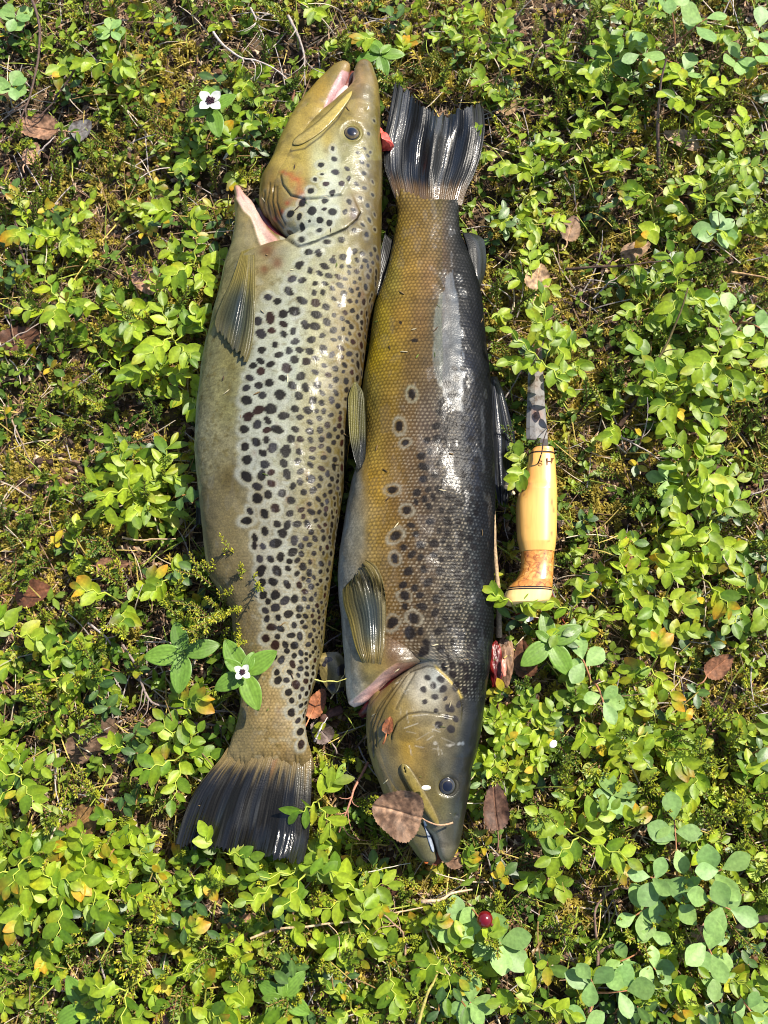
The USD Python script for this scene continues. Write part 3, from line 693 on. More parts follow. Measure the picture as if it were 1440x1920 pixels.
# ------------------------------------------------------------------ the golden trout (head down, belly to the left)
B = xf('/World', 'trout')
b_main = body_tube(
    left=[(338, 735), (352, 738), (375, 742), (400, 745), (448, 739), (496, 729), (544, 716), (575, 704), (623, 694), (687, 686), (751, 682), (815, 683), (850, 679), (882, 668), (914, 656), (978, 643), (1042, 637), (1106, 636), (1170, 639), (1210, 642),
          (1226, 662), (1240, 712), (1250, 758), (1262, 750), (1283, 724), (1308, 702), (1332, 686), (1360, 685), (1394, 688), (1429, 697), (1471, 716), (1500, 742), (1530, 778), (1548, 796), (1568, 812), (1590, 820), (1614, 828)],
    right=[(338, 884), (352, 876), (375, 868), (400, 862), (432, 864), (464, 874), (500, 887), (560, 902), (623, 908), (687, 914), (751, 919), (815, 922), (914, 924), (1042, 924), (1106, 923), (1170, 922), (1234, 919), (1304, 913), (1356, 906), (1415, 893),
           (1443, 884), (1478, 879), (1530, 868), (1582, 858), (1600, 850), (1614, 844)],
    top=[(338, 1), (365, 5), (400, 10), (480, 17), (600, 27), (750, 34), (950, 37), (1100, 36), (1250, 33), (1350, 31), (1450, 25), (1530, 18), (1614, 9)],
    mid=[(338, 33), (480, 34), (750, 37), (1100, 38), (1350, 37), (1614, 34)], ends=(5, 14))
b_jaw = body_tube(
    left=[(1290, 700), (1332, 686), (1394, 688), (1429, 696), (1471, 713), (1500, 724), (1540, 744), (1568, 760), (1592, 776), (1610, 790), (1619, 802)],
    right=[(1290, 740), (1332, 750), (1394, 752), (1429, 756), (1471, 768), (1500, 779), (1540, 797), (1568, 808), (1592, 815), (1610, 817), (1619, 811)],
    top=[(1290, 14), (1360, 24), (1471, 20), (1540, 14), (1619, 6)], mid=[(1290, 35), (1619, 33)], step=1.8, nt=90, nb=14, ends=(10, 12))
b_flap = body_tube(
    left=[(1090, 650), (1140, 638), (1200, 641), (1234, 645), (1269, 648), (1300, 650), (1318, 654), (1327, 661)],
    right=[(1090, 700), (1140, 740), (1190, 780), (1225, 806), (1242, 808), (1252, 790), (1266, 758), (1283, 731), (1308, 702), (1321, 684), (1327, 668)],
    top=[(1090, 8), (1140, 20), (1190, 29), (1235, 33), (1260, 31), (1290, 23), (1327, 8)], mid=[(1090, 38), (1180, 39), (1240, 41), (1290, 39), (1327, 36)], step=1.5, nt=110, nb=14, ends=(12, 7))
TB = stack([b_main, b_jaw, b_flap])
q = TB['q']
main, jaw, flap = (TB['id'] == k for k in range(3))
disp = np.zeros(len(q))
cover = [(700, 1300), (740, 1275), (775, 1258), (800, 1250), (820, 1254), (845, 1276), (862, 1298), (868, 1330), (862, 1372), (840, 1400), (770, 1420), (700, 1400), (690, 1350)]
cheek = [(733, 1400), (734, 1378), (744, 1355), (764, 1339), (790, 1335), (823, 1339), (850, 1345), (858, 1400), (830, 1430), (760, 1430)]
dc, dk = inside(q, cover), inside(q, cheek)
disp += main * 1.0e-3 * sstep(dc, -1.0, 3) * (1 - sstep(q[:, 1], 1330, 1400))
disp += main * 1.1e-3 * sstep(dk, -1, 4) * (1 - sstep(q[:, 1], 1365, 1410))
edge_d = seg_dist(q, cover[2:8])
disp -= main * 1.0e-3 * np.exp(-edge_d / 11) * (dc < 0)
cheek_l = [(733, 1386), (734, 1376), (744, 1355), (764, 1339), (790, 1335), (823, 1339)]
cheek_d = seg_dist(q, cheek_l)
disp -= main * 0.9e-3 * np.exp(-(cheek_d / 1.6) ** 2)
folds = [[(767, 1259), (745, 1290), (722, 1325), (706, 1362), (704, 1400)], [(752, 1272), (730, 1300), (708, 1335), (697, 1370), (700, 1420)], [(778, 1262), (756, 1300), (742, 1330)], [(735, 1290), (712, 1320), (696, 1352), (692, 1390)]]
fold_d = np.min([seg_dist(q, l) for l in folds], axis=0)
disp -= (main | jaw) * 0.9e-3 * np.exp(-(fold_d / 1.7) ** 2)
cut = [(654, 1318), (690, 1288), (720, 1258), (744, 1243), (775, 1240), (806, 1246), (806, 1256), (788, 1252), (756, 1270), (732, 1287), (704, 1311), (684, 1325), (664, 1330)]
cd = inside(q, cut)
disp -= flap * 1.0e-3 * sstep(cd, 1, 14)
rim_l = [(658, 1316), (690, 1286), (720, 1257), (744, 1241), (775, 1238), (806, 1244)]
disp += flap * 0.9e-3 * np.exp(-(seg_dist(q, rim_l) / 4) ** 2)
disp -= main * 1.6e-3 * sstep(-np.hypot(q[:, 0] - 839, q[:, 1] - 1474), -24, -12)
disp -= main * 0.8e-3 * np.exp(-(np.hypot(q[:, 0] - 854, q[:, 1] - 1528) / 4.0) ** 2)
wob = meshkit.noise(TB['v'] * 150, 41) - 0.5, meshkit.noise(TB['v'] * 150, 42) - 0.5
hx, off = hexes(TB['arc'] + 4 * wob[0], TB['y'] + 4 * wob[1], 7.6)
scaly = (1 - sstep(q[:, 1] - np.interp(q[:, 0], [700, 788, 816, 840, 866, 920], [1225, 1228, 1244, 1268, 1303, 1330]) + 16 * (meshkit.noise(TB['v'] * 90, 4) - 0.5), -10, 10)) * sstep(q[:, 1], 335, 370) * np.where(flap, 0.5, 1) * ~jaw
film = sstep(inside(q + np.stack([9 * (meshkit.fbm(TB['v'] * np.array([300, 45, 200]), 3, 3) - 0.5), 0 * q[:, 0]], 1) * 2, [(828, 555), (838, 520), (846, 505), (856, 540), (866, 620), (868, 700), (868, 772), (850, 770), (832, 742), (822, 716), (815, 690), (812, 640), (816, 590)]) + 6 * (meshkit.noise(TB['v'] * np.array([700, 120, 300]), 3) - 0.5), -1, 2) * main
amp = scaly * (1 - 0.85 * film) * np.where(q[:, 0] < 690, 0.35, 1.0)
disp += 0.30e-3 * amp * (1 - hx * 1.6) - 0.06e-3 * amp * off
disp += 0.0010 * (meshkit.noise(TB['v'] * 60, 12) - 0.5) * scaly + 0.0030 * (meshkit.noise(TB['v'] * 22, 17) - 0.5) + 0.0005 * (meshkit.noise(TB['v'] * 200, 18) - 0.5)
disp += 0.0022 * (meshkit.noise(np.stack([q[:, 0] / 4, q[:, 1] / 60, 0 * q[:, 0]], -1), 92) - 0.5) * (1 - sstep(q[:, 1], 352, 385)) * main
TB['v'] = TB['v'] + TB['n'] * disp[:, None]
skin = [(750, 370, (124, 96, 44)), (790, 370, (138, 106, 58)), (830, 375, (110, 92, 62)), (855, 385, (60, 56, 48)), (748, 440, (150, 118, 48)), (785, 440, (150, 114, 64)), (815, 440, (136, 106, 74)), (845, 440, (84, 72, 58)), (866, 450, (30, 32, 32)),
        (735, 520, (150, 128, 60)), (770, 520, (160, 120, 60)), (805, 520, (146, 108, 74)), (835, 520, (90, 76, 60)), (858, 530, (34, 36, 36)), (885, 530, (22, 24, 26)), (715, 600, (170, 140, 46)), (750, 600, (158, 118, 54)), (790, 600, (138, 102, 66)), (820, 600, (96, 82, 66)), (850, 620, (52, 52, 52)), (880, 620, (24, 28, 38)), (903, 640, (18, 20, 22)),
        (703, 660, (186, 150, 34)), (735, 680, (164, 128, 44)), (770, 680, (122, 92, 54)), (805, 680, (110, 86, 62)), (840, 690, (68, 64, 60)), (875, 700, (28, 34, 50)), (907, 720, (20, 22, 24)), (697, 750, (160, 138, 62)), (730, 760, (150, 118, 46)), (765, 760, (118, 92, 58)), (800, 780, (100, 84, 72)), (840, 780, (70, 66, 64)), (880, 790, (30, 36, 50)), (912, 800, (18, 20, 22)),
        (700, 840, (168, 140, 58)), (735, 850, (132, 104, 52)), (775, 860, (112, 88, 58)), (815, 870, (90, 80, 72)), (855, 870, (62, 60, 60)), (890, 880, (32, 38, 50)), (916, 890, (22, 24, 24)),
        (668, 905, (168, 164, 146)), (690, 900, (182, 142, 34)), (715, 905, (178, 140, 48)), (745, 930, (128, 98, 52)), (785, 940, (100, 78, 54)), (825, 950, (84, 74, 64)), (865, 960, (56, 54, 52)), (900, 970, (34, 36, 40)),
        (650, 990, (172, 170, 156)), (672, 1000, (160, 154, 132)), (695, 1000, (160, 130, 52)), (725, 1010, (146, 114, 50)), (755, 1030, (106, 80, 44)), (800, 1040, (88, 70, 50)), (845, 1050, (70, 64, 56)), (885, 1060, (40, 42, 42)), (912, 1060, (26, 28, 26)),
        (645, 1090, (176, 174, 160)), (662, 1120, (174, 170, 152)), (700, 1080, (150, 124, 62)), (730, 1120, (130, 102, 54)), (765, 1130, (100, 76, 42)), (805, 1140, (84, 68, 48)), (850, 1150, (62, 58, 52)), (890, 1160, (36, 38, 36)), (912, 1170, (24, 26, 24)),
        (650, 1200, (172, 168, 152)), (660, 1290, (176, 168, 150)), (690, 1250, (150, 132, 74)), (705, 1230, (146, 122, 60)), (740, 1215, (124, 90, 56)), (780, 1215, (96, 76, 50)), (830, 1220, (68, 60, 50)), (880, 1230, (40, 40, 38)), (905, 1250, (28, 30, 28)), (870, 1280, (48, 46, 42)),
        # head
        (790, 1285, (178, 172, 156)), (815, 1275, (164, 166, 158)), (800, 1310, (166, 158, 134)), (770, 1290, (170, 160, 134)), (840, 1310, (110, 98, 74)), (760, 1320, (132, 112, 58)), (735, 1320, (120, 98, 40)), (705, 1350, (112, 92, 44)), (720, 1380, (104, 90, 46)), (850, 1350, (100, 90, 62)),
        (770, 1365, (142, 120, 60)), (800, 1360, (142, 126, 84)), (765, 1400, (150, 120, 44)), (790, 1400, (136, 112, 56)), (820, 1400, (104, 92, 60)), (850, 1400, (70, 64, 46)), (885, 1380, (36, 36, 32)), (895, 1340, (34, 34, 32)), (720, 1420, (112, 100, 66)), (735, 1450, (116, 104, 72)), (745, 1480, (100, 88, 54)), (790, 1440, (112, 94, 48)), (815, 1450, (80, 74, 44)), (830, 1430, (76, 74, 60)), (860, 1440, (44, 46, 42)), (880, 1450, (30, 32, 32)),
        (820, 1495, (104, 92, 44)), (830, 1520, (84, 80, 48)), (850, 1520, (54, 58, 46)), (865, 1500, (44, 46, 38)), (840, 1560, (62, 64, 48)), (855, 1570, (52, 54, 42)), (826, 1575, (140, 132, 116)), (838, 1600, (108, 104, 70)), (832, 1590, (150, 140, 124)),
        (770, 1540, (88, 82, 50)), (780, 1575, (92, 86, 52)), (790, 1600, (84, 80, 48)), (806, 1600, (86, 84, 56))]
col = blend_colours(q, skin)
col = mixc(col, lin((58, 50, 28)), 0.38 * sstep(meshkit.fbm(TB['v'] * np.array([70, 110, 90]), 4, 72), 0.50, 0.70) * sstep(q[:, 1], 1240, 1300))
mot = meshkit.fbm(TB['v'] * 130, 4, 21)
col = col * (0.60 + 0.80 * mot)[:, None]
pale = np.clip(1 - hx * 1.9, 0, 1)
dots = sstep(q[:, 0], 705, 760) * sstep(q[:, 1], 660, 800)
lightdot = np.clip(1 - hx * 2.6, 0, 1)
col = col * (1 + scaly * np.where(q[:, 0] < 690, 0.3, 1.5) * (pale - 0.30))[:, None]
patch = meshkit.noise(TB['v'] * 260, 8)
col = mixc(col, lin((186, 172, 146)), scaly * dots * sstep(lightdot * (0.45 + 1.1 * patch), 0.32, 0.68) * (0.70 + 0.2 * sstep(q[:, 1], 850, 950)) * (1 - 0.9 * sstep(q[:, 0] - 26 * sstep(q[:, 1], 850, 950), 838, 885)))
bx_ = q[:, 0] < np.interp(q[:, 1], [800, 900, 1000, 1100], [640, 676, 690, 690])
col = np.where((bx_ & (q[:, 1] > 860))[:, None], col * (0.9 + 0.35 * (meshkit.noise(np.stack([TB['arc'] * 0.3, TB['y'] * 0.3, 0 * q[:, 0]], -1), 6) - 0.4))[:, None], col)
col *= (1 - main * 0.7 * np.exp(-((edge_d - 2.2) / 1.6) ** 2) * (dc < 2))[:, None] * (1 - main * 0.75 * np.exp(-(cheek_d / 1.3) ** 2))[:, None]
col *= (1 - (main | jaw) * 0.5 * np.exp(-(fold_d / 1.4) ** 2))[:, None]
yl = seg_dist(q, [(788, 1233), (816, 1249), (840, 1273), (858, 1294), (866, 1308)])
col = mixc(col, lin((196, 172, 88)), main * np.exp(-(yl / 2.6) ** 2) * 0.9 * sstep(meshkit.noise(TB['v'] * 150, 51), 0.15, 0.5))
sheen_col = lin((150, 156, 160))
col = mixc(col, sheen_col, film * (0.26 + 0.30 * meshkit.noise(TB['v'] * np.array([900, 60, 300]), 2)))  # grey-blue sky sheen of the wet film, painted into the skin colour
fixed_b = np.array([(735, 918, 8.5), (762, 957, 8), (795, 898, 8), (742, 1005, 9.5), (789, 1022, 8), (757, 1026, 6.5), (742, 1047, 7.5), (765, 1071, 9), (795, 1067, 7), (760, 1116, 8.5), (787, 1116, 7), (737, 1145, 8.5), (761, 1137, 6), (777, 1159, 10), (749, 1159, 6.5), (732, 1175, 8.5),
                    (764, 1178, 7), (789, 1184, 7), (762, 1198, 9), (799, 1205, 7), (746, 1228, 9), (786, 1224, 8.5), (818, 1123, 8.5), (824, 1070, 8), (863, 1024, 8), (815, 1148, 7.5), (821, 1184, 8), (840, 1099, 7), (858, 1139, 7.5), (772, 739, 8.5), (748, 799, 9.5), (761, 831, 6.5), (777, 637, 6), (751, 604, 4), (812, 932, 7), (806, 978, 7), (838, 1000, 6.5), (812, 1040, 6),
                    (831, 1291, 7), (811, 1285, 6), (816, 1307, 6), (797, 1316, 5), (844, 1328, 8.5), (835, 1309, 4.5), (794, 1292, 6), (837, 1344, 5), (822, 1358, 7), (846, 1367, 7.5), (853, 1348, 6), (860, 1320, 6), (802, 1271, 5.5), (816, 1332, 4.5)])
body_b = throw(5200, lambda g, n: ((x, y) for x, y in zip(g.uniform(745, 922, n), g.uniform(690, 1300, n)) if x > np.interp(y, [690, 850, 950, 1100, 1230, 1300], [850, 790, 775, 752, 750, 872])), lambda x, y: 8.0 - 1.8 * sstep(x, 850, 915), 15, 1.14)
body_b = body_b[[(np.hypot(fixed_b[:, 0] - x, fixed_b[:, 1] - y) > fixed_b[:, 2] + r + 2).all() for x, y, r in body_b]]
spots = np.vstack([fixed_b, body_b])
ratio, who = spot_ratio(TB, spots, 14)
ratio = np.where(jaw | flap, 9, ratio)
haloed = np.isin(who, [0, 1, 3, 6, 9, 11, 13, 15, 29, 30, 31])
col = mixc(col, lin((172, 164, 142)), np.where(haloed & (ratio < 9), 0.75, 0.0) * np.exp(-((ratio - 1.5) / 0.34) ** 2) * (0.5 + meshkit.noise(TB['v'] * 700, 3)))
col = mixc(col, lin((30, 24, 24)) * (0.7 + 0.7 * mot)[:, None], np.where(q[:, 0] > 895, 0.7, 0.95) * (1 - sstep(ratio, 0.80, 1.12)))
inner = flap & (cd > -2)
fl = blend_colours(q, [(665, 1322, (226, 200, 182)), (690, 1305, (244, 216, 206)), (715, 1285, (244, 212, 198)), (735, 1262, (240, 196, 160)), (760, 1246, (196, 142, 90)), (790, 1246, (190, 150, 90)), (740, 1274, (170, 40, 50)), (700, 1308, (190, 80, 84)), (724, 1268, (232, 190, 176)), (765, 1258, (176, 60, 56))], sx=1.0)
col = np.where(inner[:, None], mixc(col, fl * (0.8 + 0.4 * mot)[:, None], sstep(cd, -2, 2)), col)
scr = np.zeros(len(q))
g = np.random.default_rng(77)
for _ in range(26):                                         # dried slime threads on the cheek
    x0, y0, an, ln = g.uniform(745, 830), g.uniform(1270, 1430), g.uniform(0, np.pi), g.uniform(8, 30)
    scr = np.maximum(scr, np.exp(-(seg_dist(q, [(x0, y0), (x0 + ln * math.cos(an), y0 + ln * math.sin(an) * 0.8)]) / 0.9) ** 2) * g.uniform(0.3, 0.75))
scr = np.maximum(scr, 0.7 * sstep(meshkit.noise(TB['v'] * 400, 17) * np.exp(-(seg_dist(q, [(815, 1392), (840, 1397), (866, 1394)]) / 7) ** 2), 0.35, 0.6))
col = mixc(col, lin((196, 190, 176)), main * scr * (q[:, 1] > 1250) * 0.7)
wet = 0.10 + 0.20 * film + 0.38 * (1 - scaly) + 0.42 * sstep(meshkit.fbm(TB['v'] * np.array([150, 70, 120]), 3, 61), 0.60, 0.66) + 0.12 * (meshkit.noise(TB['v'] * 45, 16) - 0.5) + 0.4 * inner
col *= (1 - 0.58 * sstep(q[:, 0] - np.interp(q[:, 1], [340, 450, 600, 1250, 1450, 1600], [830, 836, 862, 896, 842, 832]), -10, 30) * (1 - film))[:, None]
col *= mixc(np.ones(3), (0.70, 0.92, 1.30), sstep(q[:, 0] - np.interp(q[:, 1], [340, 450, 600, 1250, 1450, 1600], [830, 836, 856, 880, 842, 832]), -10, 25) * (q[:, 1] < 1420))
col *= mixc(np.ones(3), (0.92, 1.03, 0.84), (1 - sstep(q[:, 1], 640, 820)) * (q[:, 0] < 830))
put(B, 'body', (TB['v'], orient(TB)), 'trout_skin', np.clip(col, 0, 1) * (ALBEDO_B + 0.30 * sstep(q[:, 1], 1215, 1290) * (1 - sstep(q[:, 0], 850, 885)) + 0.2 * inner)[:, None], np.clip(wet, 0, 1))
eye(B, TB, 839, 1474, 19, (46, 44, 36), (58, 56, 56), 2)
ribbon(B, 'jaw_bone', [(754, 1432), (768, 1456), (786, 1487), (806, 1520), (822, 1548)], [10, 12, 12, 10, 6], TB, 1.8, lambda s, e: mixc((116, 102, 50), (54, 46, 34), np.clip(np.abs(e) ** 3, 0, 1)))
ribbon(B, 'lip', [(795, 1538), (801, 1556), (808, 1580), (813, 1598)], [2.5, 4, 4.5, 3], TB, 1.5, (124, 132, 144), wetness=0.6, n=40, m=10)
tv = tube(P(*np.array([(800, 1540), (812, 1565), (819, 1590), (822, 1606)]).T, np.array([0.034, 0.034, 0.033, 0.031])), [0.003, 0.005, 0.004, 0.002], 12)
put(B, 'mouth_lining', tv, 'flesh', np.broadcast_to(lin((44, 26, 20)), (len(tv[0]), 3)))
tv = tube(P(*np.array([(678, 1340), (692, 1326), (716, 1304), (742, 1280), (764, 1264)]).T, np.array([0.034, 0.040, 0.044, 0.047, 0.050])), [0.003, 0.004, 0.004, 0.004, 0.002], 12)
put(B, 'gill_lining', tv, 'flesh', np.broadcast_to(lin((70, 8, 14)) * 0.6, (len(tv[0]), 3)))


def pec_col_b(t, v):
    c = mixc((116, 100, 56), (52, 60, 58), sstep(t, 0.1, 0.4) * np.exp(-((v - 0.55) / 0.35) ** 2))
    c = mixc(c, (94, 82, 40), sstep(t, 0.55, 0.9) * (0.4 + 0.5 * v))
    return mixc(c, (112, 100, 46), sstep(0.3 - v, 0, 0.25) * 0.7)


fin(B, 'pectoral_fin', [(682, 1246), (667, 1215), (654, 1165), (644, 1132), (642, 1109), (655, 1092)], [(712, 1254), (721, 1205), (724, 1140), (719, 1094), (706, 1062), (686, 1048)], [58, 56, 54, 52, 52, 54], [68, 71, 72, 72, 72, 70], pec_col_b, rays=13, jag=0.07, ripple=0.8, seed=13, over=TB)
fin(B, 'pelvic_fin', [(664, 716), (653, 750), (654, 800), (664, 860), (673, 882)], [(668, 716), (682, 740), (685, 785), (686, 845), (680, 878)], [64, 61, 60, 60, 60], [64, 64, 63, 62, 60], lambda t, v: mixc((112, 106, 56), (38, 40, 36), np.clip(sstep(t, 0.55, 0.85) + 0.35 * (v > 0.6), 0, 1)), rays=9, jag=0.05, seed=14)
fin(B, 'anal_fin', [(722, 438), (714, 470), (704, 520), (700, 552)], [(738, 452), (735, 480), (724, 520), (712, 556)], [38, 40, 40, 40], [34, 34, 34, 36], lambda t, v: mixc((22, 22, 22), (30, 30, 30), t), rays=7, jag=0.04, wetness=0.5, seed=15)
fin(B, 'adipose_fin', [(868, 436), (878, 470), (884, 505), (896, 535)], [(882, 436), (908, 452), (912, 490), (901, 536)], [40, 41, 41, 40], [33, 33, 32, 33], lambda t, v: mixc((20, 22, 24), (30, 34, 40), v), rays=2, jag=0.02, thick=4.5, bulge=2.2, wetness=0.5, seed=16)
fin(B, 'dorsal_fin', [(920, 706), (918, 780), (920, 850), (930, 920), (936, 950)], [(932, 706), (956, 780), (966, 830), (962, 900), (950, 950)], [42, 45, 44, 40, 36], [34, 30, 28, 28, 30], lambda t, v: mixc((18, 20, 24), (34, 38, 50), 0.5 + 0.5 * np.sin(20 * v)), rays=9, jag=0.05, ripple=2.0, wetness=0.5, seed=17)


def tail_col_b(t, v):
    n = meshkit.noise(np.stack([v * 60, t * 3, 0 * t], -1), 27)
    c = mixc((112, 84, 48), (20, 21, 24), sstep(t + 0.24 * (n - 0.5), 0.02, 0.20))
    return mixc(c, (120, 124, 130), 0.45 * sstep(n, 0.66, 0.9) * sstep(t, 0.1, 0.3) * (v < 0.75))


fin(B, 'tail_fin', [(741, 372), (731, 345), (720, 305), (719, 267), (727, 225), (741, 150)], [(866, 386), (877, 352), (890, 325), (903, 284), (909, 238), (903, 192)], [36, 34, 32, 31, 30, 28], [36, 36, 34, 33, 33, 31], tail_col_b, rays=40, nt=150, nv=460, thick=2.2, jag=0.06, ripple=4.5, bulge=3.5, wetness=1.0, seed=18, ridge_mm=0.13, notch=0.17, zadd=lambda t, v: 5 * np.exp(-((v - 0.52) / 0.07) ** 2) * sstep(t, 0.1, 0.5) - 3 * np.exp(-((v - 0.40) / 0.06) ** 2) * sstep(t, 0.2, 0.6) + 4.2 * (meshkit.fbm(np.stack([7 * v - 0.7 * t, 1.2 * t, 0 * t], -1), 2, 34) - 0.5) * sstep(t, 0.15, 0.6))
tag(prim(B), 'darker trout with golden flank, black back and black fins, lying head down', 'fish')
FISH = []
for L, R in (([(450, 352), (443, 420), (423, 500), (394, 611), (375, 722), (368, 830), (372, 900), (383, 1000), (390, 1080), (436, 1150), (452, 1270), (450, 1340), (424, 1420), (363, 1487), (330, 1585)],
              [(567, 1618), (582, 1500), (583, 1420), (573, 1350), (594, 1267), (614, 1133), (634, 1000), (655, 833), (680, 722), (706, 555), (717, 450), (716, 300), (709, 166), (690, 120), (640, 120), (556, 212), (513, 313), (490, 376), (484, 403)]),
             ([(742, 152), (719, 267), (742, 375), (739, 448), (700, 550), (694, 623), (682, 751), (660, 880), (637, 1042), (639, 1170), (650, 1310), (690, 1410), (724, 1500), (776, 1592), (802, 1618)],
              [(846, 1612), (868, 1530), (893, 1415), (913, 1304), (924, 1106), (926, 950), (964, 880), (962, 815), (930, 708), (908, 560), (912, 480), (864, 420), (886, 330), (909, 235), (902, 192), (800, 195)])):
    pts = P(*np.array(L + R, float).T, 0.036)[:, :2]
    FISH.append(shapely.Polygon(pts).buffer(0))
FISH_PX = shapely.union_all(FISH)

# ------------------------------------------------------------------ ground
def ground_z(x, y):
    p = np.stack([np.asarray(x, float), np.asarray(y, float), np.zeros(np.shape(x))], -1)
    return 0.016 * (meshkit.fbm(p * 9 + 3, 3, 5) - 0.5) + 0.007 * (meshkit.fbm(p * 60, 3, 6) - 0.5) - 0.006


ax = np.r_[-np.geomspace(40, 0.62, 26), np.linspace(-0.6, 0.6, 300), np.geomspace(0.62, 40, 26)]
gx, gy = np.meshgrid(ax, ax, indexing='ij')
gv = np.stack([gx, gy, ground_z(gx, gy)], -1).reshape(-1, 3)
gf = grid_faces(len(ax), len(ax))
if np.cross(gv[gf[0, 1]] - gv[gf[0, 0]], gv[gf[0, 2]] - gv[gf[0, 0]])[2] < 0:
    gf = gf[:, ::-1]
tag(prim(put('/World', 'ground', (gv, gf), 'soil')), kind='structure')


def gpt(px, py, z=0.0):
    """Ground position under a thing seen at this place at height z."""
    p = P(px, py, z)
    return p[..., 0], p[..., 1]


# ------------------------------------------------------------------ knife
K = xf('/World', 'sheath_knife')


def rounded(stations, z0, nt=40, ny=140, h=11.0, power=0.8):
    """Body with left and right edges per photo row (y, left, right), lying at z0 with half thickness h mm."""
    st = np.asarray(stations, float)
    y = np.linspace(st[0, 0], st[-1, 0], ny)
    xl, xr = PchipInterpolator(st[:, 0], st[:, 1])(y), PchipInterpolator(st[:, 0], st[:, 2])(y)
    th = np.linspace(0, 2 * np.pi, nt, endpoint=False)
    c, s = np.cos(th), np.sin(th)
    x = (xl + xr)[:, None] / 2 + (xr - xl)[:, None] / 2 * np.sign(c) * np.abs(c) ** power
    p = P(x, np.broadcast_to(y[:, None], x.shape), z0)
    hh = h / 1000 * np.clip((xr - xl) / 70, 0.6, 1.0)
    p[..., 2] += np.sign(s) * np.abs(s) ** power * hh[:, None]
    v = np.vstack([p.reshape(-1, 3), p[0].mean(0)[None], p[-1].mean(0)[None]])
    k = np.arange(nt); n = ny * nt
    f = np.vstack([grid_faces(ny, nt, True), np.stack([(k + 1) % nt, k, np.full(nt, n)], 1), np.stack([n - nt + k, n - nt + (k + 1) % nt, np.full(nt, n + 1)], 1)])
    if trimesh.Trimesh(v, f, process=False).volume < 0:
        f = f[:, ::-1]
    return v, f


KZ = 0.042
grip = [(853.5, 992, 1039), (870, 989, 1041), (902, 984, 1043), (926, 972, 1044), (955, 968, 1044), (1004, 969.5, 1043), (1036.5, 976.5, 1039)]
v, f = rounded(grip, KZ)
qq = proj(v)
hc = np.broadcast_to(lin((218, 168, 86)) * 0.78, (len(v), 3)).copy()
hc = mixc(hc, lin((120, 66, 26)), np.exp(-(np.hypot(qq[:, 0] - 986, (qq[:, 1] - 905) * 0.7) / 13) ** 2) * 0.9)
hc = mixc(hc, lin((150, 100, 50)), np.exp(-((qq[:, 0] - 970) / 9) ** 2) * 0.5)
hc = mixc(hc, lin((200, 140, 66)), (qq[:, 1] < 905) * 0.45)
for a in (((1033, 935), (1039, 960)), ((1030, 1015), (1034, 998)), ((987, 985), (988, 990)), ((978, 915), (984, 932))):
    hc = mixc(hc, lin((120, 76, 36)), np.exp(-(seg_dist(qq, a) / 1.6) ** 2) * 0.75)
grip_path = put(K, 'handle', (v, f), 'birch_wood', hc)
collar = [(841, 1000, 1037), (844, 997, 1038), (850.5, 993, 1038.8)]
v, f = rounded(collar, KZ, ny=30)
put(K, 'handle_collar', (v, f), 'birch_wood', np.broadcast_to(lin((206, 146, 72)) * 0.8, (len(v), 3)))
v, f = rounded([(850.7, 993.4, 1038.4), (853.3, 992.4, 1038.6)], KZ, ny=8)
put(K, 'spacer_ring', (v, f), 'burnt', np.broadcast_to(lin((42, 30, 24)), (len(v), 3)))
v, f = rounded([(1036.8, 976.6, 1038.8), (1055, 977, 1037.5), (1071, 975, 1037), (1089, 966, 1036), (1098, 956, 1035.4), (1103.6, 951, 1035)], KZ)
put(K, 'burl_section', (v, f), 'burl_wood')
v, f = rounded([(1103.9, 951, 1034.8), (1105.4, 950, 1034.8)], KZ, ny=8)
put(K, 'spacer_ring', (v, f), 'burnt', np.broadcast_to(lin((36, 26, 24)), (len(v), 3)))
v, f = rounded([(1105.7, 949.6, 1035.2), (1107.0, 949, 1035.2)], KZ, ny=8)
put(K, 'spacer_ring', (v, f), 'birch_wood', np.broadcast_to(lin((190, 150, 100)), (len(v), 3)))
v, f = rounded([(1107.3, 949, 1034.8), (1109.2, 948.5, 1034.6)], KZ, ny=8)
put(K, 'spacer_ring', (v, f), 'burnt', np.broadcast_to(lin((36, 26, 24)), (len(v), 3)))
v, f = rounded([(1109.4, 948.6, 1035), (1116, 946, 1034), (1123, 944, 1031), (1128, 945, 1027), (1133, 948, 1010), (1135, 953, 985)], KZ, ny=40)
put(K, 'pommel_cap', (v, f), 'birch_wood', np.broadcast_to(lin((226, 190, 126)) * 0.85, (len(v), 3)))


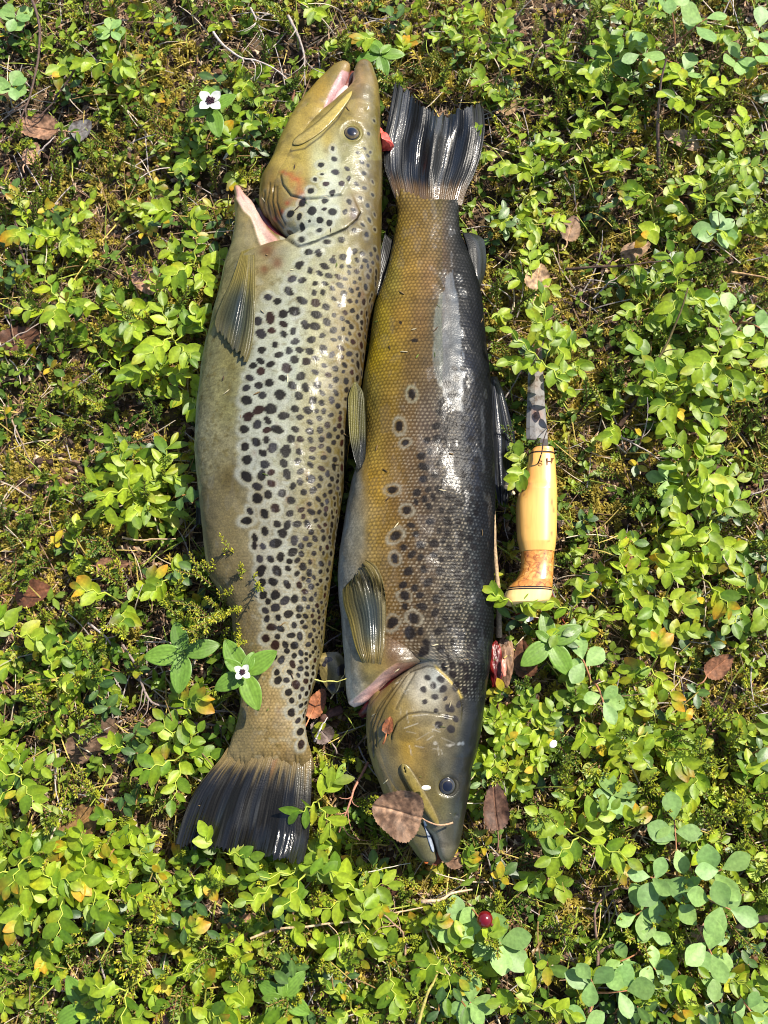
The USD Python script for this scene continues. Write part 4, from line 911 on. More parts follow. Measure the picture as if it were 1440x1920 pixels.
def blade_mesh():
    st = np.array([(640, 1006, 1009, 1012), (655, 1001, 1008, 1015), (680, 994, 1004, 1018), (704, 990, 1003, 1018.5), (760, 988, 1003, 1022), (812, 986.5, 1004, 1026), (824, 987.5, 1006, 1027), (826, 1003, 1012, 1027), (842, 1005, 1014, 1028)], float)
    y = np.unique(np.r_[np.linspace(640, 842, 60), 824, 826])
    xl, xm, xr = (np.interp(y, st[:, 0], st[:, k]) for k in (1, 2, 3))
    z = 0.040 - 0.010 * (842 - y) / 200
    e = np.array([(xl, 0.0), (xl * 0.6 + xm * 0.4, 0.9), (xm, 1.3), (xr, 1.5), (xr + 0.3, -1.5), (xm, -1.3), (xl, -0.1)], dtype=object)
    p = np.stack([P(np.asarray(a, float), y, z + h / 1000) for a, h in e], 1)
    v = np.vstack([p.reshape(-1, 3), p[0].mean(0)[None], p[-1].mean(0)[None]])
    m = p.shape[1]; k = np.arange(m); n = len(y) * m
    f = np.vstack([grid_faces(len(y), m, True), np.stack([(k + 1) % m, k, np.full(m, n)], 1), np.stack([n - m + k, n - m + (k + 1) % m, np.full(m, n + 1)], 1)])
    if trimesh.Trimesh(v, f, process=False).volume < 0:
        f = f[:, ::-1]
    qv = proj(v)
    c = np.broadcast_to(lin((120, 118, 116)) * 0.8, (len(v), 3)).copy()
    rust = np.exp(-((qv[:, 0] - 1010 - 3 * np.sin(qv[:, 1] / 9)) / 5) ** 2) * sstep(meshkit.noise(v * 300, 3), 0.3, 0.7)
    c = mixc(c, lin((140, 74, 30)), rust * 0.9)
    c = mixc(c, lin((36, 30, 30)), (qv[:, 1] > 822) * 0.85)
    return v, f, c


v, f, c = blade_mesh()
put(K, 'blade', (v, f), 'old_steel', c, smooth=False)
# burnt letters near the collar
def lay(mesh, px, py, s, name, shade):
    v = np.array(mesh.vertices)
    x, y = px + v[:, 0] / MM * s, py - v[:, 1] / MM * s
    u = np.clip((x - (991 + 1040.5) / 2) / ((1040.5 - 991) / 2), -0.98, 0.98)
    z = KZ + 0.011 * np.clip((1040.5 - 991) / 70, 0.6, 1) * (1 - np.abs(u) ** 2.5) ** 0.4 + 0.0006 + v[:, 2] * 0.3
    put(grip_path, name, (P(x, y, z), np.array(mesh.faces)), 'burnt', np.broadcast_to(lin(shade), (len(v), 3)), smooth=False)


tm = meshkit.text_mesh('H', 0.0052, 0.002, bold=True); tm = tm.subdivide_to_size(0.0012)
lay(tm, 1023.5, 872, 1.0, 'letter', (92, 58, 28))
tm = meshkit.text_mesh("'", 0.0052, 0.002, bold=True)
lay(tm, 1034.5, 872, 1.0, 'letter', (92, 58, 28))
tm = meshkit.text_mesh('S', 0.0042, 0.002); tm = tm.subdivide_to_size(0.0012)
lay(tm, 1009, 873, 1.0, 'letter', (170, 128, 70))
tag(prim(K), 'sheath knife with pale birch and burl handle and rusty short blade', 'knife')

# ------------------------------------------------------------------ flesh scraps
def lump(name, px, py, r, z, colf, mat_, label, cat, seed, flat=0.5, parent='/World'):
    s = trimesh.creation.icosphere(4)
    v = np.array(s.vertices)
    n = meshkit.fbm(v * 1.6 + seed, 4, seed) - 0.5
    v = v * (1 + 0.9 * n)[:, None]
    c = P(px, py, z)
    w = v * np.array([r[0] * MM, r[1] * MM, min(r) * MM * flat])
    c3 = colf(v, n)
    pth = put(parent, name, (w + c, np.array(s.faces)), mat_, c3)
    if label:
        tag(prim(pth), label, cat)
    return pth


GUT = xf('/World', 'fish_entrails')
lump('flesh', 930, 1246, (12, 42), 0.024, lambda v, n: mixc(lin((70, 8, 10)), lin((116, 26, 22)), sstep(n, -0.05, 0.15)), 'flesh', None, None, 4, 1.0, GUT)
lump('skin', 946, 1240, (17, 46), 0.020, lambda v, n: mixc(lin((92, 66, 48)), lin((150, 116, 90)), sstep(n, -0.1, 0.12)) * 0.7, 'dry_leaf', None, None, 9, 0.8, GUT)
lump('fat', 944, 1252, (5, 16), 0.031, lambda v, n: np.broadcast_to(lin((214, 130, 110)) * 0.8, (len(v), 3)), 'flesh', None, None, 12, 0.8, GUT)
tag(prim(GUT), 'bloody red scrap of fish entrails with brown skin beside the golden trout', 'entrails')
v = P(np.array([712, 722, 738, 733, 716, 714.]), np.array([238, 246, 268, 275, 277, 258.]), np.array([.040, .043, .044, .042, .038, .046]))
vv = np.vstack([v, v - [0, 0, 0.006]])
ff = np.array([[0, 5, 1], [1, 5, 2], [2, 5, 3], [3, 5, 4], [4, 5, 0]])
sm = trimesh.Trimesh(vv, np.vstack([ff, np.array([[0, 1, 7], [0, 7, 6], [1, 2, 8], [1, 8, 7], [2, 3, 9], [2, 9, 8], [3, 4, 10], [3, 10, 9], [4, 0, 6], [4, 6, 10], [6, 7, 8], [6, 8, 9], [6, 9, 10]])]), process=False)
sm = sm.subdivide().subdivide().subdivide()
v = np.array(sm.vertices) + 0.0022 * (meshkit.fbm(np.array(sm.vertices) * 260, 3, 2)[:, None] - 0.5)
tag(prim(put('/World', 'flesh_scrap', (v, np.array(sm.faces)), 'flesh', mixc(lin((140, 24, 18)), lin((214, 92, 76)), meshkit.noise(v * 500, 3)))), 'small raw red flesh scrap between trout head and black tail', 'flesh')

# ------------------------------------------------------------------ dead leaves
def dead_leaf(L, W, seed, teeth=26, nr=9, na=48, curl=0.25, tone=((96, 62, 40), (140, 100, 70))):
    """Curled dry leaf: blade and stalk, base at the origin, blade along +x."""
    g = np.random.default_rng(seed)
    r, a = np.meshgrid(np.linspace(0.0, 1, nr), np.linspace(0, 2 * np.pi, na, endpoint=False), indexing='ij')
    edge = 1 + min(0.035, 0.9 / teeth) * np.sign(np.sin(teeth * a)) * np.abs(np.sin(teeth * a)) ** 0.5 + 0.10 * (meshkit.noise(np.stack([np.cos(a) * 1.6, np.sin(a) * 1.6, 0 * a + seed], -1), seed) - 0.5)
    x = L * (0.5 + 0.5 * r * edge * np.cos(a) * (1 + 0.12 * np.cos(a)))
    y = W / 2 * r * edge * np.sin(a) * (1 - 0.22 * np.cos(a))
    p = np.stack([x / L * 2.2, y / L * 2.2, 0 * x + seed], -1)
    z = curl * L * (0.9 * (y / W) ** 2 * g.uniform(0.3, 1.6) + (x / L - 0.5) ** 2 * g.uniform(-0.6, 0.8) + 0.7 * (meshkit.fbm(p, 3, seed) - 0.5) * r)
    z -= 0.03 * L * np.exp(-(np.abs(y) / (0.03 * W)) ** 2)
    vein = np.exp(-((np.mod(x / L * 7 - np.abs(y) / W * 5, 1) - 0.5) / 0.12) ** 2) * 0.25 + np.exp(-(np.abs(y) / (0.025 * W)) ** 2) * 0.5
    t = np.stack([x, y, z], -1).reshape(-1, 3)
    b = t - [0, 0, 0.00035]
    f = grid_faces(nr, na, True); k = len(t)
    e = np.arange(na) + (nr - 1) * na; e2 = np.roll(e, -1)
    f = np.vstack([f, f[:, ::-1] + k, np.stack([e, e + k, e2], 1), np.stack([e2, e + k, e2 + k], 1)])
    v = np.vstack([t, b])
    if trimesh.Trimesh(v, f, process=False).volume < 0:
        f = f[:, ::-1]
    c = mixc(lin(tone[0]), lin(tone[1]), meshkit.fbm(np.stack([x * 120, y * 120, 0 * x + seed], -1), 3, seed))
    c = c * (0.75 + 0.8 * vein)[..., None]
    c = c * (0.55 + 0.9 * meshkit.fbm(np.stack([x * 420, y * 420, 0 * x + seed], -1), 3, seed + 1))[..., None]
    c = mixc(c, lin((52, 34, 24)), 0.6 * sstep(meshkit.fbm(np.stack([x * 230, y * 230, 0 * x + seed], -1), 3, seed + 7), 0.55, 0.7))
    c = np.vstack([c.reshape(-1, 3)] * 2)
    st = spline([(-L * g.uniform(0.3, 0.55), g.uniform(-0.1, 0.1) * L, 0.002), (-L * 0.2, g.uniform(-0.05, 0.05) * L, 0.004), (0.06 * L, 0, z[0].mean() + 0.0006)], 9)
    return (v, f, c), (*tube(st, np.linspace(0.0007, 0.0005, 9), 5), lin(tone[1]) * 1.1)


def place(verts, R, at):
    return verts @ R.T + at


LEAVES_DEAD = [  # px, py, length px, width px, angle, z, tone, tilt, label
    (750, 1523, 88, 84, 163, 0.062, ((84, 62, 48), (150, 118, 92)), 0.34, 'large serrated brown birch leaf lying across the golden trout jaw'),
    (929, 1516, 84, 46, 95, 0.030, ((70, 48, 36), (104, 76, 60)), 0.15, 'dark brown leaf standing beside the golden trout snout'),
    (728, 1362, 30, 19, 75, 0.064, ((110, 60, 34), (150, 92, 56)), 0.2, 'small reddish dry leaf stuck on the golden trout cheek'),
    (818, 1609, 26, 22, 20, 0.036, ((90, 40, 16), (130, 66, 26)), 0.3, 'tiny rusty leaf in the mouth tip of the golden trout'),
    (276, 526, 66, 52, 150, 0.016, ((132, 96, 74), (176, 138, 112)), 0.2, 'pale pinkish brown leaf on the ground beside the spotted trout fin'),
    (1008, 522, 58, 54, 80, 0.020, ((150, 118, 86), (186, 152, 116)), 0.2, 'round tan leaf behind the small bilberry leaves near the dark back'),
    (58, 1112, 70, 56, 10, 0.014, ((84, 50, 34), (110, 70, 48)), 0.15, 'flat chestnut brown leaf by the edge of the moss'),
    (208, 1060, 62, 30, 5, 0.016, ((110, 78, 58), (150, 112, 86)), 0.2, 'narrow brown leaf half under dark lingonberry leaves'),
    (150, 1544, 84, 62, 40, 0.014, ((98, 70, 40), (140, 108, 66)), 0.15, 'wide tan brown leaf on bare litter'),
    (592, 1322, 60, 34, 65, 0.026, ((130, 78, 50), (170, 112, 76)), 0.35, 'folded orange brown leaf between the two trout'),
    (604, 1372, 50, 40, 130, 0.016, ((90, 76, 72), (130, 114, 108)), 0.3, 'grey brown crumpled leaf between the two trout'),
    (855, 1612, 46, 30, 10, 0.016, ((112, 84, 66), (150, 120, 96)), 0.2, 'dull brown leaf under the golden trout snout'),
    (735, 1655, 52, 36, 60, 0.012, ((74, 44, 32), (100, 64, 46)), 0.2, 'small dark red brown leaf below the two trout'),
    (1070, 430, 60, 40, 70, 0.014, ((120, 92, 70), (160, 130, 100)), 0.2, 'tan dry leaf in the litter'),
    (1190, 470, 70, 40, 30, 0.014, ((128, 100, 76), (166, 134, 104)), 0.2, 'light brown leaf in the litter'),
    (1280, 265, 80, 44, 160, 0.014, ((134, 108, 92), (176, 150, 128)), 0.2, 'pale beige brown leaf in the litter'),
    (950, 195, 54, 40, 120, 0.018, ((150, 118, 80), (180, 150, 110)), 0.2, 'yellowish tan leaf beside the black tail fin'),
    (1180, 1040, 60, 40, 100, 0.014, ((112, 72, 46), (150, 104, 70)), 0.2, 'brown dry leaf in the litter'),
    (985, 1240, 70, 42, 95, 0.018, ((88, 54, 38), (120, 80, 56)), 0.4, 'upright dark brown leaf beside the bloody entrails'),
    (1345, 1250, 60, 40, 40, 0.014, ((110, 72, 50), (150, 104, 76)), 0.3, 'curled brown leaf in the litter'),
    (1300, 1770, 84, 30, 50, 0.014, ((150, 118, 92), (186, 152, 124)), 0.3, 'long pale brown leaf under the dark stick'),
    (30, 640, 90, 60, 20, 0.010, ((70, 46, 34), (98, 66, 48)), 0.1, 'large dull brown leaf lying flat in shade'),
    (75, 240, 90, 60, 170, 0.010, ((120, 88, 68), (156, 120, 94)), 0.1, 'wide pale brown leaf lying flat in shade'),
    (150, 245, 56, 44, 40, 0.012, ((96, 92, 90), (128, 124, 120)), 0.2, 'grey weathered leaf lying flat in shade'),
    (170, 1390, 110, 60, 35, 0.010, ((84, 66, 52), (124, 100, 82)), 0.2, 'large grey brown crumpled leaf on bare litter'),
    (60, 290, 50, 36, 70, 0.012, ((150, 112, 84), (180, 144, 116)), 0.2, 'small pink brown leaf lying flat in shade'),
    (450, 1740, 70, 36, 35, 0.016, ((150, 112, 84), (184, 148, 116)), 0.3, 'pale brown dry leaf in the undergrowth'),
    (330, 1905, 60, 44, 80, 0.014, ((96, 62, 48), (130, 90, 72)), 0.2, 'brown leaf at the very bottom edge'),
    (1400, 330, 50, 40, 30, 0.014, ((120, 92, 76), (160, 128, 108)), 0.2, 'brown crumpled leaf in the litter'),
    (735, 1005, 4, 3, 0, 0.02, ((120, 92, 76), (160, 128, 108)), 0.2, None)]
leaf_rows = []
for i, (px, py, L, W, ang, z, tone, tilt, label) in enumerate(LEAVES_DEAD):
    if not label:
        continue
    (bv, bf, bc), (sv, sf, sc) = dead_leaf(L * MM, W * MM, 40 + i, teeth=46 if i == 0 else 26 if L > 40 else 9, tone=tone, nr=9 if L < 80 else 16, na=48 if L < 80 else 120, curl=0.55 if i == 0 else 0.3)
    R = rot([0, 0, 1], math.radians(ang)) @ rot([1, 0, 0], tilt * (1 if i % 2 else -1) * 0.6) @ rot([0, 1, 0], -tilt * 0.5)
    at = P(px, py, z) - R @ np.array([L * MM * 0.5, 0, 0])
    if z < 0.03:
        w = place(bv, R, at)
        at = at + [0, 0, max(0, 0.003 + float(np.max(ground_z(w[::7, 0], w[::7, 1]) - w[::7, 2])))*0.7]
    d = xf('/World', 'dead_leaf', at)
    put(d, 'leaf_blade', (place(bv, R, 0), bf), 'dry_leaf', bc)
    put(d, 'stalk', (place(sv, R, 0), sf), 'bark', np.broadcast_to(sc, (len(sv), 3)))
    leaf_rows.append((d, label, px, py))

# ------------------------------------------------------------------ twigs and stalks
def twig(name, pts, r, tone, forks, seed, label, cat, material='bark'):
    """A bent stick with side shoots; pts: (px, py, height mm)."""
    g = np.random.default_rng(seed)
    c = np.array([P(x, y, z / 1000) for x, y, z in pts])
    c = spline(c, 26)
    k = np.linspace(0, 1, 26)[:, None]
    c = c + 0.0016 * (np.stack([meshkit.noise(np.stack([k[:, 0] * 7, 0 * k[:, 0] + s, 0 * k[:, 0]], -1), seed) for s in (1, 5, 9)], -1) - 0.5) * np.sin(np.pi * k)
    rr = r * np.linspace(1, 0.45, 26) * (1 + 0.25 * (meshkit.noise(np.stack([k[:, 0] * 30, 0 * k[:, 0], 0 * k[:, 0]], -1), seed) - 0.5))
    t = xf('/World', name)
    col = lambda n: mixc(lin(tone) * 0.75, lin(tone) * 1.2, g.random(n))
    v, f = tube(c, rr, 7)
    put(t, 'stick', (v, f), material, col(len(v)))
    for j in range(forks):
        i = int(g.integers(5, 23))
        d = (c[min(i + 3, 25)] - c[i - 3]); d /= np.linalg.norm(d)
        s = g.choice([-1, 1]) * g.uniform(0.5, 1.0)
        e = rot([0, 0, 1], s) @ d
        ln = g.uniform(0.008, 0.026)
        b = spline([c[i], c[i] + e * ln * 0.5 + [0, 0, 0.002], c[i] + rot([0, 0, 1], s * 0.4) @ e * ln + [0, 0, g.uniform(-0.002, 0.004)]], 8)
        v, f = tube(b, np.linspace(rr[i] * 0.6, rr[i] * 0.25, 8), 5)
        put(t, 'side_shoot', (v, f), material, col(len(v)))
    tag(prim(t), label, cat)


GREY, BROWN, BLACK, STRAW, RED = (150, 138, 130), (104, 76, 58), (46, 36, 30), (186, 162, 116), (116, 52, 36)
TWIGS = [
    ('twig', [(1440, 1722, 30), (1370, 1745, 24), (1320, 1790, 18), (1290, 1820, 12)], 0.0026, BLACK, 1, 'thick black stick beside the large bog bilberry plant'),
    ('twig', [(1105, 1900, 20), (1120, 1760, 16), (1115, 1715, 16), (1170, 1660, 14)], 0.0014, (110, 88, 78), 3, 'bent brown twig beside the large bog bilberry plant'),
    ('twig', [(936, 1195, 22), (934, 1110, 30), (928, 1000, 36), (925, 905, 40)], 0.0022, (150, 128, 100), 0, 'long weathered stalk along the dark back of the golden trout'),
    ('twig', [(1030, 1100, 10), (1055, 1160, 16), (1085, 1230, 14)], 0.0008, RED, 2, 'thin red brown twig below the knife pommel'),
    ('twig', [(965, 1150, 20), (1010, 1163, 24), (1048, 1178, 22), (1082, 1228, 16)], 0.0010, RED, 1, 'reddish twig between knife pommel and pale cornel leaves'),
    ('twig', [(1240, 340, 4), (1233, 250, 30), (1238, 160, 58), (1250, 110, 70)], 0.0018, (96, 78, 68), 0, 'upright grey brown stem of the tall bog bilberry'),
    ('twig', [(1060, 505, 20), (1140, 500, 26), (1220, 492, 26), (1290, 490, 24)], 0.0012, (70, 54, 44), 3, 'dark horizontal twig in the sunny litter'),
    ('twig', [(1112, 560, 14), (1150, 525, 18), (1185, 500, 18)], 0.0007, GREY, 1, 'thin grey twig crossing the dark horizontal twig'),
    ('twig', [(1370, 510, 30), (1405, 515, 28), (1440, 522, 24)], 0.0011, (150, 120, 84), 0, 'straight tan twig among bright bilberry leaves'),
    ('twig', [(1160, 760, 14), (1190, 730, 20), (1230, 680, 30), (1270, 600, 40), (1290, 540, 46)], 0.0014, (84, 74, 44), 2, 'slanting dark stem among sunny bilberry leaves'),
    ('twig', [(1160, 800, 8), (1180, 770, 14), (1200, 735, 20)], 0.0022, (66, 48, 38), 0, 'short thick dark stick near the moss'),
    ('twig', [(1165, 820, 12), (1205, 840, 14), (1240, 865, 14)], 0.0009, GREY, 4, 'forked grey twig on the moss'),
    ('twig', [(1230, 800, 12), (1270, 788, 14), (1310, 780, 14)], 0.0016, (56, 44, 40), 1, 'dark twig lying in shade'),
    ('twig', [(540, 30, 20), (556, 60, 24), (570, 110, 20), (572, 160, 12)], 0.0014, GREY, 5, 'upright dead grey heather stem above the spotted trout snout'),
    ('twig', [(400, 60, 30), (450, 105, 34), (510, 126, 30), (552, 165, 16)], 0.0010, (184, 168, 160), 3, 'pale bleached stalk bending towards the spotted trout snout'),
    ('twig', [(470, 15, 30), (490, 60, 34), (505, 100, 30)], 0.0009, (170, 156, 150), 6, 'pale dry heather sprig near the upper frame edge'),
    ('twig', [(550, 170, 14), (545, 250, 14), (520, 310, 10)], 0.0015, (112, 78, 60), 2, 'brown stem along the jaw of the spotted trout'),
    ('twig', [(420, 300, 16), (432, 275, 20), (436, 240, 18)], 0.0012, (176, 164, 156), 2, 'short pale twig below the white flower'),
    ('twig', [(70, 290, 16), (90, 268, 22), (104, 255, 24)], 0.0009, (176, 160, 150), 0, 'short white grey twig in shade'),
    ('twig', [(60, 0, 40), (75, 60, 30), (60, 160, 20), (20, 260, 10)], 0.0013, (92, 74, 66), 3, 'long thin brown stem near the upper corner'),
    ('twig', [(140, 130, 30), (100, 190, 20), (60, 230, 14)], 0.0010, (84, 66, 58), 2, 'thin dark twig over the pale leaf in shade'),
    ('twig', [(30, 400, 10), (40, 470, 14), (55, 510, 10)], 0.0016, (80, 62, 56), 1, 'thick dark twig on shaded soil'),
    ('twig', [(0, 650, 14), (50, 620, 20), (85, 598, 18)], 0.0007, (150, 134, 124), 0, 'thin straight dry stalk'),
    ('twig', [(15, 760, 14), (35, 820, 18), (58, 865, 12)], 0.0009, (130, 110, 92), 1, 'thin tan stalk lying on the moss'),
    ('twig', [(230, 1210, 14), (250, 1240, 20), (290, 1320, 18), (350, 1328, 18), (440, 1335, 14)], 0.0012, (126, 112, 106), 7, 'grey branched dead heather twig beside the spotted trout peduncle'),
    ('twig', [(165, 1168, 16), (195, 1190, 20), (230, 1225, 18), (270, 1225, 16)], 0.0010, (150, 140, 136), 6, 'pale lichened twig with many side shoots'),
    ('twig', [(330, 1355, 10), (380, 1358, 14), (430, 1362, 12)], 0.0014, (96, 82, 80), 1, 'dark horizontal twig under the spotted trout tail stalk'),
    ('twig', [(230, 1008, 18), (280, 1012, 20), (330, 1010, 18)], 0.0010, (160, 136, 106), 0, 'tan straight stalk beside dark lingonberry leaves'),
    ('twig', [(470, 1760, 20), (530, 1740, 24), (600, 1735, 26), (690, 1720, 24), (800, 1700, 20)], 0.0010, (176, 152, 120), 4, 'long tan trailing stem across the lower greenery'),
    ('twig', [(660, 1640, 14), (720, 1628, 20), (770, 1618, 20)], 0.0005, (196, 186, 170), 0, 'fine pale straw below the golden trout'),
    ('twig', [(790, 1690, 24), (812, 1690, 26), (850, 1675, 22), (885, 1668, 16)], 0.0013, (186, 160, 132), 0, 'pale knobbly twig above the clover-like leaves'),
    ('twig', [(785, 1920, 26), (800, 1870, 26), (825, 1815, 24), (838, 1785, 20)], 0.0013, (150, 140, 76), 1, 'olive green bare shoot rising from the bottom edge'),
    ('twig', [(760, 1790, 14), (755, 1750, 20), (720, 1715, 26), (710, 1690, 24)], 0.0009, (146, 118, 96), 1, 'arching brown stem over the lower greenery'),
    ('twig', [(1050, 1205, 12), (1010, 1255, 16), (960, 1290, 14)], 0.0012, (70, 56, 44), 3, 'dark twig beside the bloody entrails'),
    ('twig', [(1290, 1500, 20), (1310, 1470, 22), (1330, 1430, 16)], 0.0009, (130, 118, 112), 1, 'slim grey twig in the litter'),
    ('twig', [(1345, 1905, 12), (1370, 1830, 16), (1390, 1790, 14)], 0.0007, (140, 122, 110), 2, 'thin brown stalk near the bottom corner'),
    ('twig', [(1330, 1700, 14), (1385, 1640, 20), (1440, 1600, 20)], 0.0009, (72, 66, 70), 1, 'slender dark grey twig'),
    ('twig', [(1000, 880, 40), (1016, 852, 58), (1020, 825, 58), (1040, 790, 40)], 0.0006, (52, 40, 34), 0, 'thin black stem arching over the knife collar'),
    ('twig', [(1030, 600, 30), (1018, 640, 50), (1000, 680, 52), (985, 700, 44)], 0.0009, (60, 48, 40), 1, 'dark twig crossing the knife blade tip'),
    ('twig', [(620, 1310, 30), (640, 1275, 40), (650, 1240, 44)], 0.0005, (190, 170, 120), 0, 'fine straw between the two trout'),
    ('twig', [(590, 1390, 30), (602, 1365, 36), (614, 1345, 36)], 0.0008, (186, 176, 170), 0, 'short whitish stalk between the two trout'),
    ('twig', [(590, 1274, 50), (625, 1278, 54), (650, 1272, 56)], 0.0006, (190, 184, 100), 0, 'yellow green straw bridging the two trout'),
    ('twig', [(640, 1330, 20), (610, 1345, 24), (592, 1370, 20)], 0.0035, (76, 52, 44), 0, 'thick dark root between the two trout'),
    ('twig', [(690, 1430, 20), (670, 1470, 30), (650, 1520, 40), (636, 1560, 34)], 0.0011, (160, 112, 92), 6, 'pinkish scaly stem rising beside the golden trout head'),
]
for i, (name, pts, r, tone, forks, label) in enumerate(TWIGS):
    twig(name, pts, r, tone, forks, 100 + i, label, 'twig')

# small pale petals and bits lying about
for i, (px, py, a, b, z, tone, label) in enumerate([
        (799, 1477, 8, 4.5, 0.069, (206, 196, 176), 'small white oval seed on the golden trout jaw'), (993, 1160, 9, 5, 0.030, (214, 204, 204), 'white fallen petal under the knife pommel'),
        (950, 912, 7, 4.5, 0.044, (190, 160, 140), 'pinkish seed on the black dorsal fin'), (962, 925, 4, 4, 0.040, (214, 190, 150), 'tiny cream seed by the knife handle'),
        (1037, 1395, 6, 8, 0.030, (230, 224, 216), 'white fallen petal in the litter'), (880, 900, 5, 2, 0.02, (226, 226, 226), None)]):
    if label:
        s = trimesh.creation.icosphere(2); v = np.array(s.vertices) * [a * MM, b * MM, 0.0012]
        v[:, 2] += 0.0015 * (v[:, 0] / (a * MM)) ** 2
        tag(prim(put('/World', 'petal' if 'petal' in label else 'seed', (place(v, rot([0, 0, 1], 0.6 * i), P(px, py, z)), np.array(s.faces)), 'petal', np.broadcast_to(lin(tone) * 0.85, (len(v), 3)))), label, 'petal' if 'petal' in label else 'seed')

# bits of moss and needles stuck to the wet skin
g = np.random.default_rng(55)
parts = []
for T_, x0, x1, y0, y1, n in ((TA, 400, 700, 150, 1400, 34), (TB, 660, 905, 400, 1560, 34)):
    qs = np.stack([g.uniform(x0, x1, n * 3), g.uniform(y0, y1, n * 3)], 1)
    zs = skin_z(T_, qs)
    qs, zs = qs[~np.isnan(zs)][:n], zs[~np.isnan(zs)][:n]
    for (x, y), z in zip(qs, zs):
        a, ln = g.uniform(0, np.pi), g.uniform(4, 15)
        e = np.stack([x + np.linspace(-0.5, 0.5, 4) * ln * math.cos(a), y + np.linspace(-0.5, 0.5, 4) * ln * math.sin(a)], 1)
        ez = np.nan_to_num(skin_z(T_, e), nan=z) + 0.0004
        parts.append((*tube(P(e[:, 0], e[:, 1], ez), np.array([0.3, 1, 0.9, 0.3]) * g.uniform(0.0002, 0.0006), 5), lin([(120, 96, 60), (90, 104, 40), (70, 52, 38), (190, 176, 140)][int(g.integers(4))]) * g.uniform(0.5, 1)))
m_, c_ = join(parts)
tag(prim(put('/World', 'plant_debris', m_, 'bark', c_)), 'fine needles and moss bits stuck to the wet trout skin', 'debris', kind='stuff')

# ------------------------------------------------------------------ plants: the kinds
PROTO = {}
UsdGeom.Scope.Define(stage, '/World/Looks/kinds')


def leaf(L, W, widest=0.5, fold=0.25, curl=0.2, wave=0.0, nu=6, nv=5, seed=0, tip=(1, 1, 1), base=(1, 1, 1), vein=1.25):
    """Leaf blade from the origin along +x, upper side +z. Returns v, f, tint."""
    g = np.random.default_rng(seed)
    s = np.r_[0, np.linspace(0.07, 0.93, nu - 1), 1.0]
    e = math.log(0.5) / math.log(widest)
    w = W / 2 * np.maximum(np.sin(np.pi * s ** e), 0) ** 0.72
    w[0] = W * 0.035; w[-1] = W * 0.02
    k = np.linspace(-1, 1, nv)
    x = np.broadcast_to((s * L)[:, None], (len(s), nv)).copy()
    y = w[:, None] * k
    z = fold * np.abs(y) * (1 - 0.3 * s[:, None]) - curl * L * s[:, None] ** 2 + wave * W * np.sin(s * 9 + g.uniform(0, 6))[:, None] * k
    x -= 0.25 * np.abs(curl) * L * s[:, None] ** 3
    v = np.stack([x, y, z], -1).reshape(-1, 3)
    f = grid_faces(len(s), nv)
    c = np.ones((len(s), nv, 3)) * (np.array(base) * (1 - s[:, None]) + np.array(tip) * s[:, None])[:, None]
    c[:, nv // 2] *= vein
    c *= g.uniform(0.85, 1.15)
    n = np.cross(v[f[:, 1]] - v[f[:, 0]], v[f[:, 2]] - v[f[:, 0]]).sum(0)
    if n[2] < 0:
        f = f[:, ::-1]
    return v, f, c.reshape(-1, 3)


def aim(az, pitch, roll=0.0):
    return rot([0, 0, 1], az) @ rot([0, 1, 0], -pitch) @ rot([1, 0, 0], roll)


class Kind:
    """One plant of a kind, kept as a class prim that the plants in the scene refer to."""
    def __init__(self, name, variant):
        self.path = f'/World/Looks/kinds/{name}_{variant}'
        stage.CreateClassPrim(self.path)
        self.pts, self.leaves = [], 0

    def leaf(self, mesh, R, at, mat_, label=None, name='leaf', parent=None):
        v, f, c = mesh
        w = place(v, R, at)
        self.pts.append(w[len(w) // 2]); self.pts.append(w[-2])
        self.leaves += 1
        p = put(parent or self.path, name, (w, f), mat_, c)
        if label:
            tag(prim(p), label)
        return p

    def stem(self, tubes, name='stem', mat_='green_stem'):
        m, c = join(tubes)
        return put(self.path, name, m, mat_, c)


